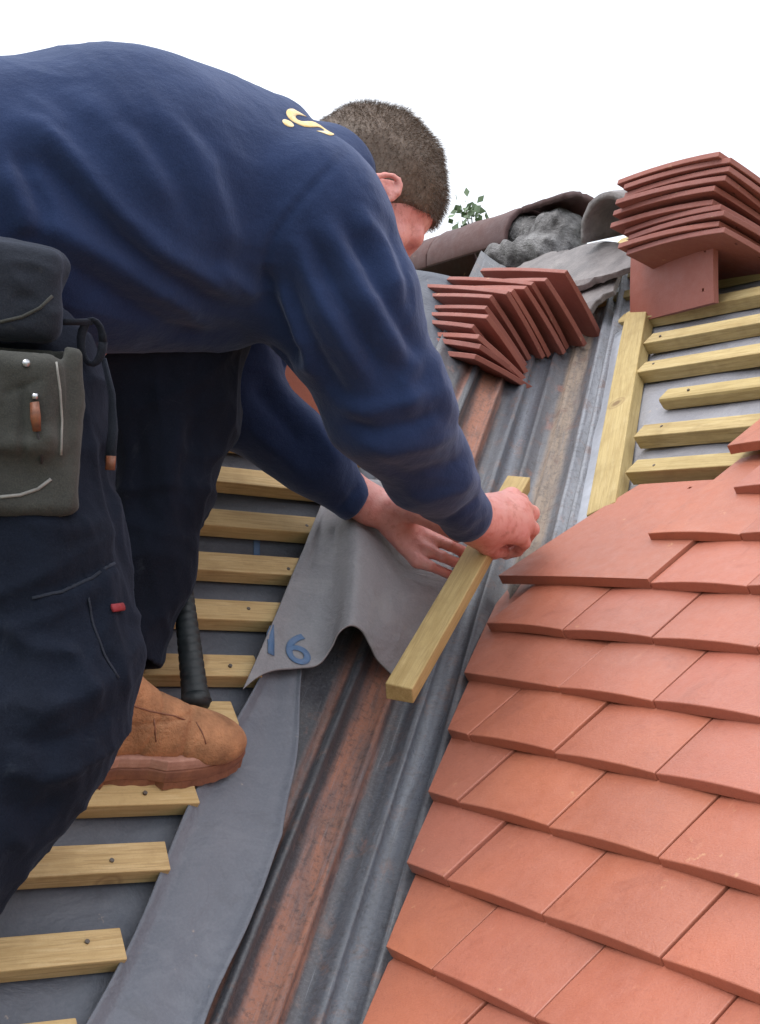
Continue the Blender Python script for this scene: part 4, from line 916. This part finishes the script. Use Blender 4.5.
c = P(0, 292, 1.31); V, F_ = polymesh([('u', 0, rbox(c, (PX, PD, PO), (.056, .044, .030), .014)), ('u', .02, cap(P(-60, 250, 1.30), P(52, 268, 1.345), .022, .018))], c-.16, c+.16, .003, n=12, noise=wob(.002, 40, 62))
V = folds(V, F_, [([(0, 262), (30, 262), (60, 272)], .003, 5), ([(10, 300), (40, 296)], -.003, 6)])
V = crumple(V, F_, .003, 30, 9); fp = meshobj('belt_flap', smooth(V, F_, 1), F_, M['strap'], po, smooth=True)
tpk = bvh_of(pk); tfl = bvh_of(fp)
surf_strip('piping', [(0, 497), (20, 495), (38, 489), (51, 479)], .0016, M['pouch_edge'], po, 1.0, tpk, .0005)
surf_strip('flap_rim', [(0, 322), (22, 317), (40, 308), (52, 296)], .0016, M['pouch'], po, 1.0, tfl, .0005)
surf_strip('side_seam', [(56, 362), (60, 390), (62, 420), (61, 455)], .0013, M['pouch_edge'], po, .8, tpk, .0002)
h = on_tr(26, 364, .002, tpk)
if h is not None: tube('rivet', [h[0]-h[1]*.003, h[0]+h[1]*.003], .0034, M['steel'], po, seg=12, up_=np.array([.3, .3, .9]))
h0 = on_tr(35, 402, .004, tpk); h1 = on_tr(38, 432, .004, tpk); h2 = on_tr(41, 462, .003, tpk)
if h0 is not None and h1 is not None:
    tube('clip', [h0[0], (h0[0]+h1[0])/2+h0[1]*.002, h1[0]], [.005, .0055, .004], M['brass'], po, .6)
    tube('clip_ring', [h0[0]-PD*.003, h0[0]-PD*.008], .003, M['steel'], po)
    if h2 is not None: tube('clip_cord', [h1[0], (h1[0]+h2[0])/2+PX*.002, h2[0]], .0014, M['lace'], po)
lp = []
for a in np.linspace(0, 2*math.pi, 18): lp.append(P(92+11*math.cos(a), 342+22*math.sin(a), 1.36+.004*math.sin(a)))
tube('hammer_loop', lp, .0045, M['strap'], po, .5)
tube('strap', [P(62, 322, 1.33), P(78, 322, 1.35), P(92, 322, 1.36)], .006, M['strap'], po, .5)
tube('strap', [P(104, 360, 1.37), P(112, 395, 1.36), P(113, 430, 1.355), P(110, 462, 1.35)], .0055, M['strap'], po, .4)
tube('strap_tip', [P(111, 456, 1.348), P(110, 470, 1.347)], .005, M['brass'], po, .5)
# hammer
hm = empty('hammer', P(195, 706, 1.64), label='claw hammer with black ribbed rubber grip hanging head-up behind the far leg', cat='hammer')
g0, g1 = P(196, 703, 1.635), P(183, 590, 1.70); ax_ = g1-g0; Lg = np.linalg.norm(ax_); ax_ /= Lg
gp = []; gr_ = []
for i in range(57):
    t = i/56; gp.append(g0+ax_*Lg*t); r = .0145-.0035*t+.0022*max(0, 1-t/.08); r += (-.0011 if (i % 4 == 0 and .12 < t < .95) else 0); gr_.append(r)
tube('grip', gp, gr_, M['rubber'], hm, 1.15, seg=16)
tube('grip_butt', [g0-ax_*.006, g0+ax_*.002, g0+ax_*.010], [.0150, .0185, .0165], M['rubber'], hm, seg=16)
tube('shaft', [g1-ax_*.01, g1+ax_*.10], .0055, M['steel'], hm, seg=12)
hd = g1+ax_*.10; sx = D(-.5, .1, .8); sx -= ax_*(sx@ax_); sx /= np.linalg.norm(sx)
tube('head', [hd-sx*.055, hd-sx*.045, hd-sx*.03, hd, hd+sx*.02], [.014, .014, .010, .012, .010], M['steel'], hm, seg=14, up_=ax_)
for sgn in (-1, 1):
    cr = np.cross(ax_, sx)*sgn*.007; tube('claw', [hd+sx*.015+cr*.5, hd+sx*.04+cr-ax_*.004, hd+sx*.065+cr*1.3-ax_*.018], [.007, .0055, .002], M['steel'], hm, up_=ax_)
# ================================================================ tree behind the ridge
tb = P(468, 250, 9.0); tr_ = empty('tree', (tb[0], tb[1], -5.6), label='small leafy tree whose top twigs show above the ridge', cat='tree')
base = np.array([tb[0]+.2, tb[1]+.1, -5.6]); tp_ = []; tree_v, tree_f = [], []
trunk_pts = [base+(np.array([tb[0], tb[1], tb[2]-.25])-base)*t+np.array([.12*math.sin(4*t), .1*math.sin(5*t), 0]) for t in np.linspace(0, 1, 14)]
tk = tube('trunk', trunk_pts, [.14-.118*t for t in np.linspace(0, 1, 14)], M['bark'], tr_)
lv, lf = [], []; rr = np.random.default_rng(77)
def leafc(c, rad, n):
    for _ in range(n):
        p = c+rr.normal(size=3)*rad*np.array([1, 1, .8]); a = rr.normal(size=3); a /= np.linalg.norm(a); b = np.cross(a, rr.normal(size=3)); b /= np.linalg.norm(b); s = rr.uniform(.045, .085)
        k = len(lv); lv.extend([p, p+a*s*.5+b*s*.3, p+a*s, p+a*s*.5-b*s*.3]); lf.append((k, k+1, k+2, k+3))
for q in range(26):                    # limbs with their leaf clusters
    t = rr.uniform(.45, .97); c0 = base+(tb-base)*t; dr = rr.normal(size=3); dr[2] = abs(dr[2])*.5; dr /= np.linalg.norm(dr); e = c0+dr*rr.uniform(.4, .9)*(1.25-t)
    if e[2] > tb[2]-.05: e[2] = tb[2]-.05-rr.uniform(0, .4)
    tube('limb', [c0, (c0+e)/2+np.array([0, 0, .05]), e], [.02, .012, .005], M['bark'], tr_, seg=6); leafc(e, .16, 90); leafc((c0+e)/2, .14, 50)
for (x, y) in [(462, 220), (471, 208), (478, 226), (474, 236), (456, 238), (448, 246), (468, 232), (480, 234), (466, 210)]:
    e = P(x, y, 9.0); tube('limb', [tb-np.array([0, 0, .15]), (tb+e)/2+rr.normal(size=3)*.02, e], [.008, .005, .0025], M['bark'], tr_, seg=6); leafc(e, .040, 16)
fo = meshobj('crown', lv, lf, M['leaf'], tr_)
# ================================================================ camera, sky, sun
cam = bpy.data.cameras.new('camera'); co = bpy.data.objects.new('camera', cam); link(co); cam.sensor_fit = 'HORIZONTAL'; cam.sensor_width = 36; cam.lens = FPX/760*36; cam.clip_end = 2000; cam.clip_start = .05
xw, yw, zw = MW[:, 0], -MW[:, 1], -MW[:, 2]; co.matrix_world = frame(CAM, xw, yw, zw); SC.camera = co
wd = bpy.data.worlds.new('World'); SC.world = wd; wd.use_nodes = True; nt = wd.node_tree; nt.nodes.clear()
ow = nt.nodes.new('ShaderNodeOutputWorld'); sk = nt.nodes.new('ShaderNodeTexSky'); sk.sky_type = 'NISHITA'; sk.sun_disc = False
sdir = D(-.35, -.85, -.15); SUNEL = math.asin(sdir[2]); SUNAZ = math.atan2(sdir[0], sdir[1]); sk.sun_elevation = SUNEL; sk.sun_rotation = SUNAZ
b1_ = nt.nodes.new('ShaderNodeBackground'); nt.links.new(sk.outputs[0], b1_.inputs[0]); b1_.inputs[1].default_value = .05
tc = nt.nodes.new('ShaderNodeTexCoord'); no = nt.nodes.new('ShaderNodeTexNoise'); nt.links.new(tc.outputs['Generated'], no.inputs[0]); no.inputs['Scale'].default_value = 2.2; no.inputs['Detail'].default_value = 5
rp = nt.nodes.new('ShaderNodeValToRGB'); nt.links.new(no.outputs[0], rp.inputs[0]); rp.color_ramp.elements[0].position = .3; rp.color_ramp.elements[0].color = (.90, .93, .98, 1); rp.color_ramp.elements[1].position = .7; rp.color_ramp.elements[1].color = (1, .995, .985, 1)
b2_ = nt.nodes.new('ShaderNodeBackground'); nt.links.new(rp.outputs[0], b2_.inputs[0]); b2_.inputs[1].default_value = .95
sp_ = nt.nodes.new('ShaderNodeSeparateXYZ'); nt.links.new(tc.outputs['Generated'], sp_.inputs[0]); mr_ = nt.nodes.new('ShaderNodeMapRange'); nt.links.new(sp_.outputs[2], mr_.inputs[0]); mr_.inputs[1].default_value = .1; mr_.inputs[2].default_value = .95; mr_.inputs[3].default_value = .93; mr_.inputs[4].default_value = 2.1; nt.links.new(mr_.outputs[0], b2_.inputs[1])
ad_ = nt.nodes.new('ShaderNodeAddShader'); nt.links.new(b1_.outputs[0], ad_.inputs[0]); nt.links.new(b2_.outputs[0], ad_.inputs[1]); nt.links.new(ad_.outputs[0], ow.inputs[0])
sn = bpy.data.lights.new('sun', 'SUN'); so_ = bpy.data.objects.new('sun', sn); link(so_); sn.energy = 1.2; sn.angle = math.radians(22); sn.color = (1, .965, .91)
so_.rotation_euler = Vector(sdir).to_track_quat('Z', 'Y').to_euler()
SC.view_settings.view_transform = 'Standard'; SC.view_settings.look = 'None'; SC.view_settings.exposure = 0.08; SC.view_settings.gamma = 1; SC.view_settings.use_curve_mapping = False
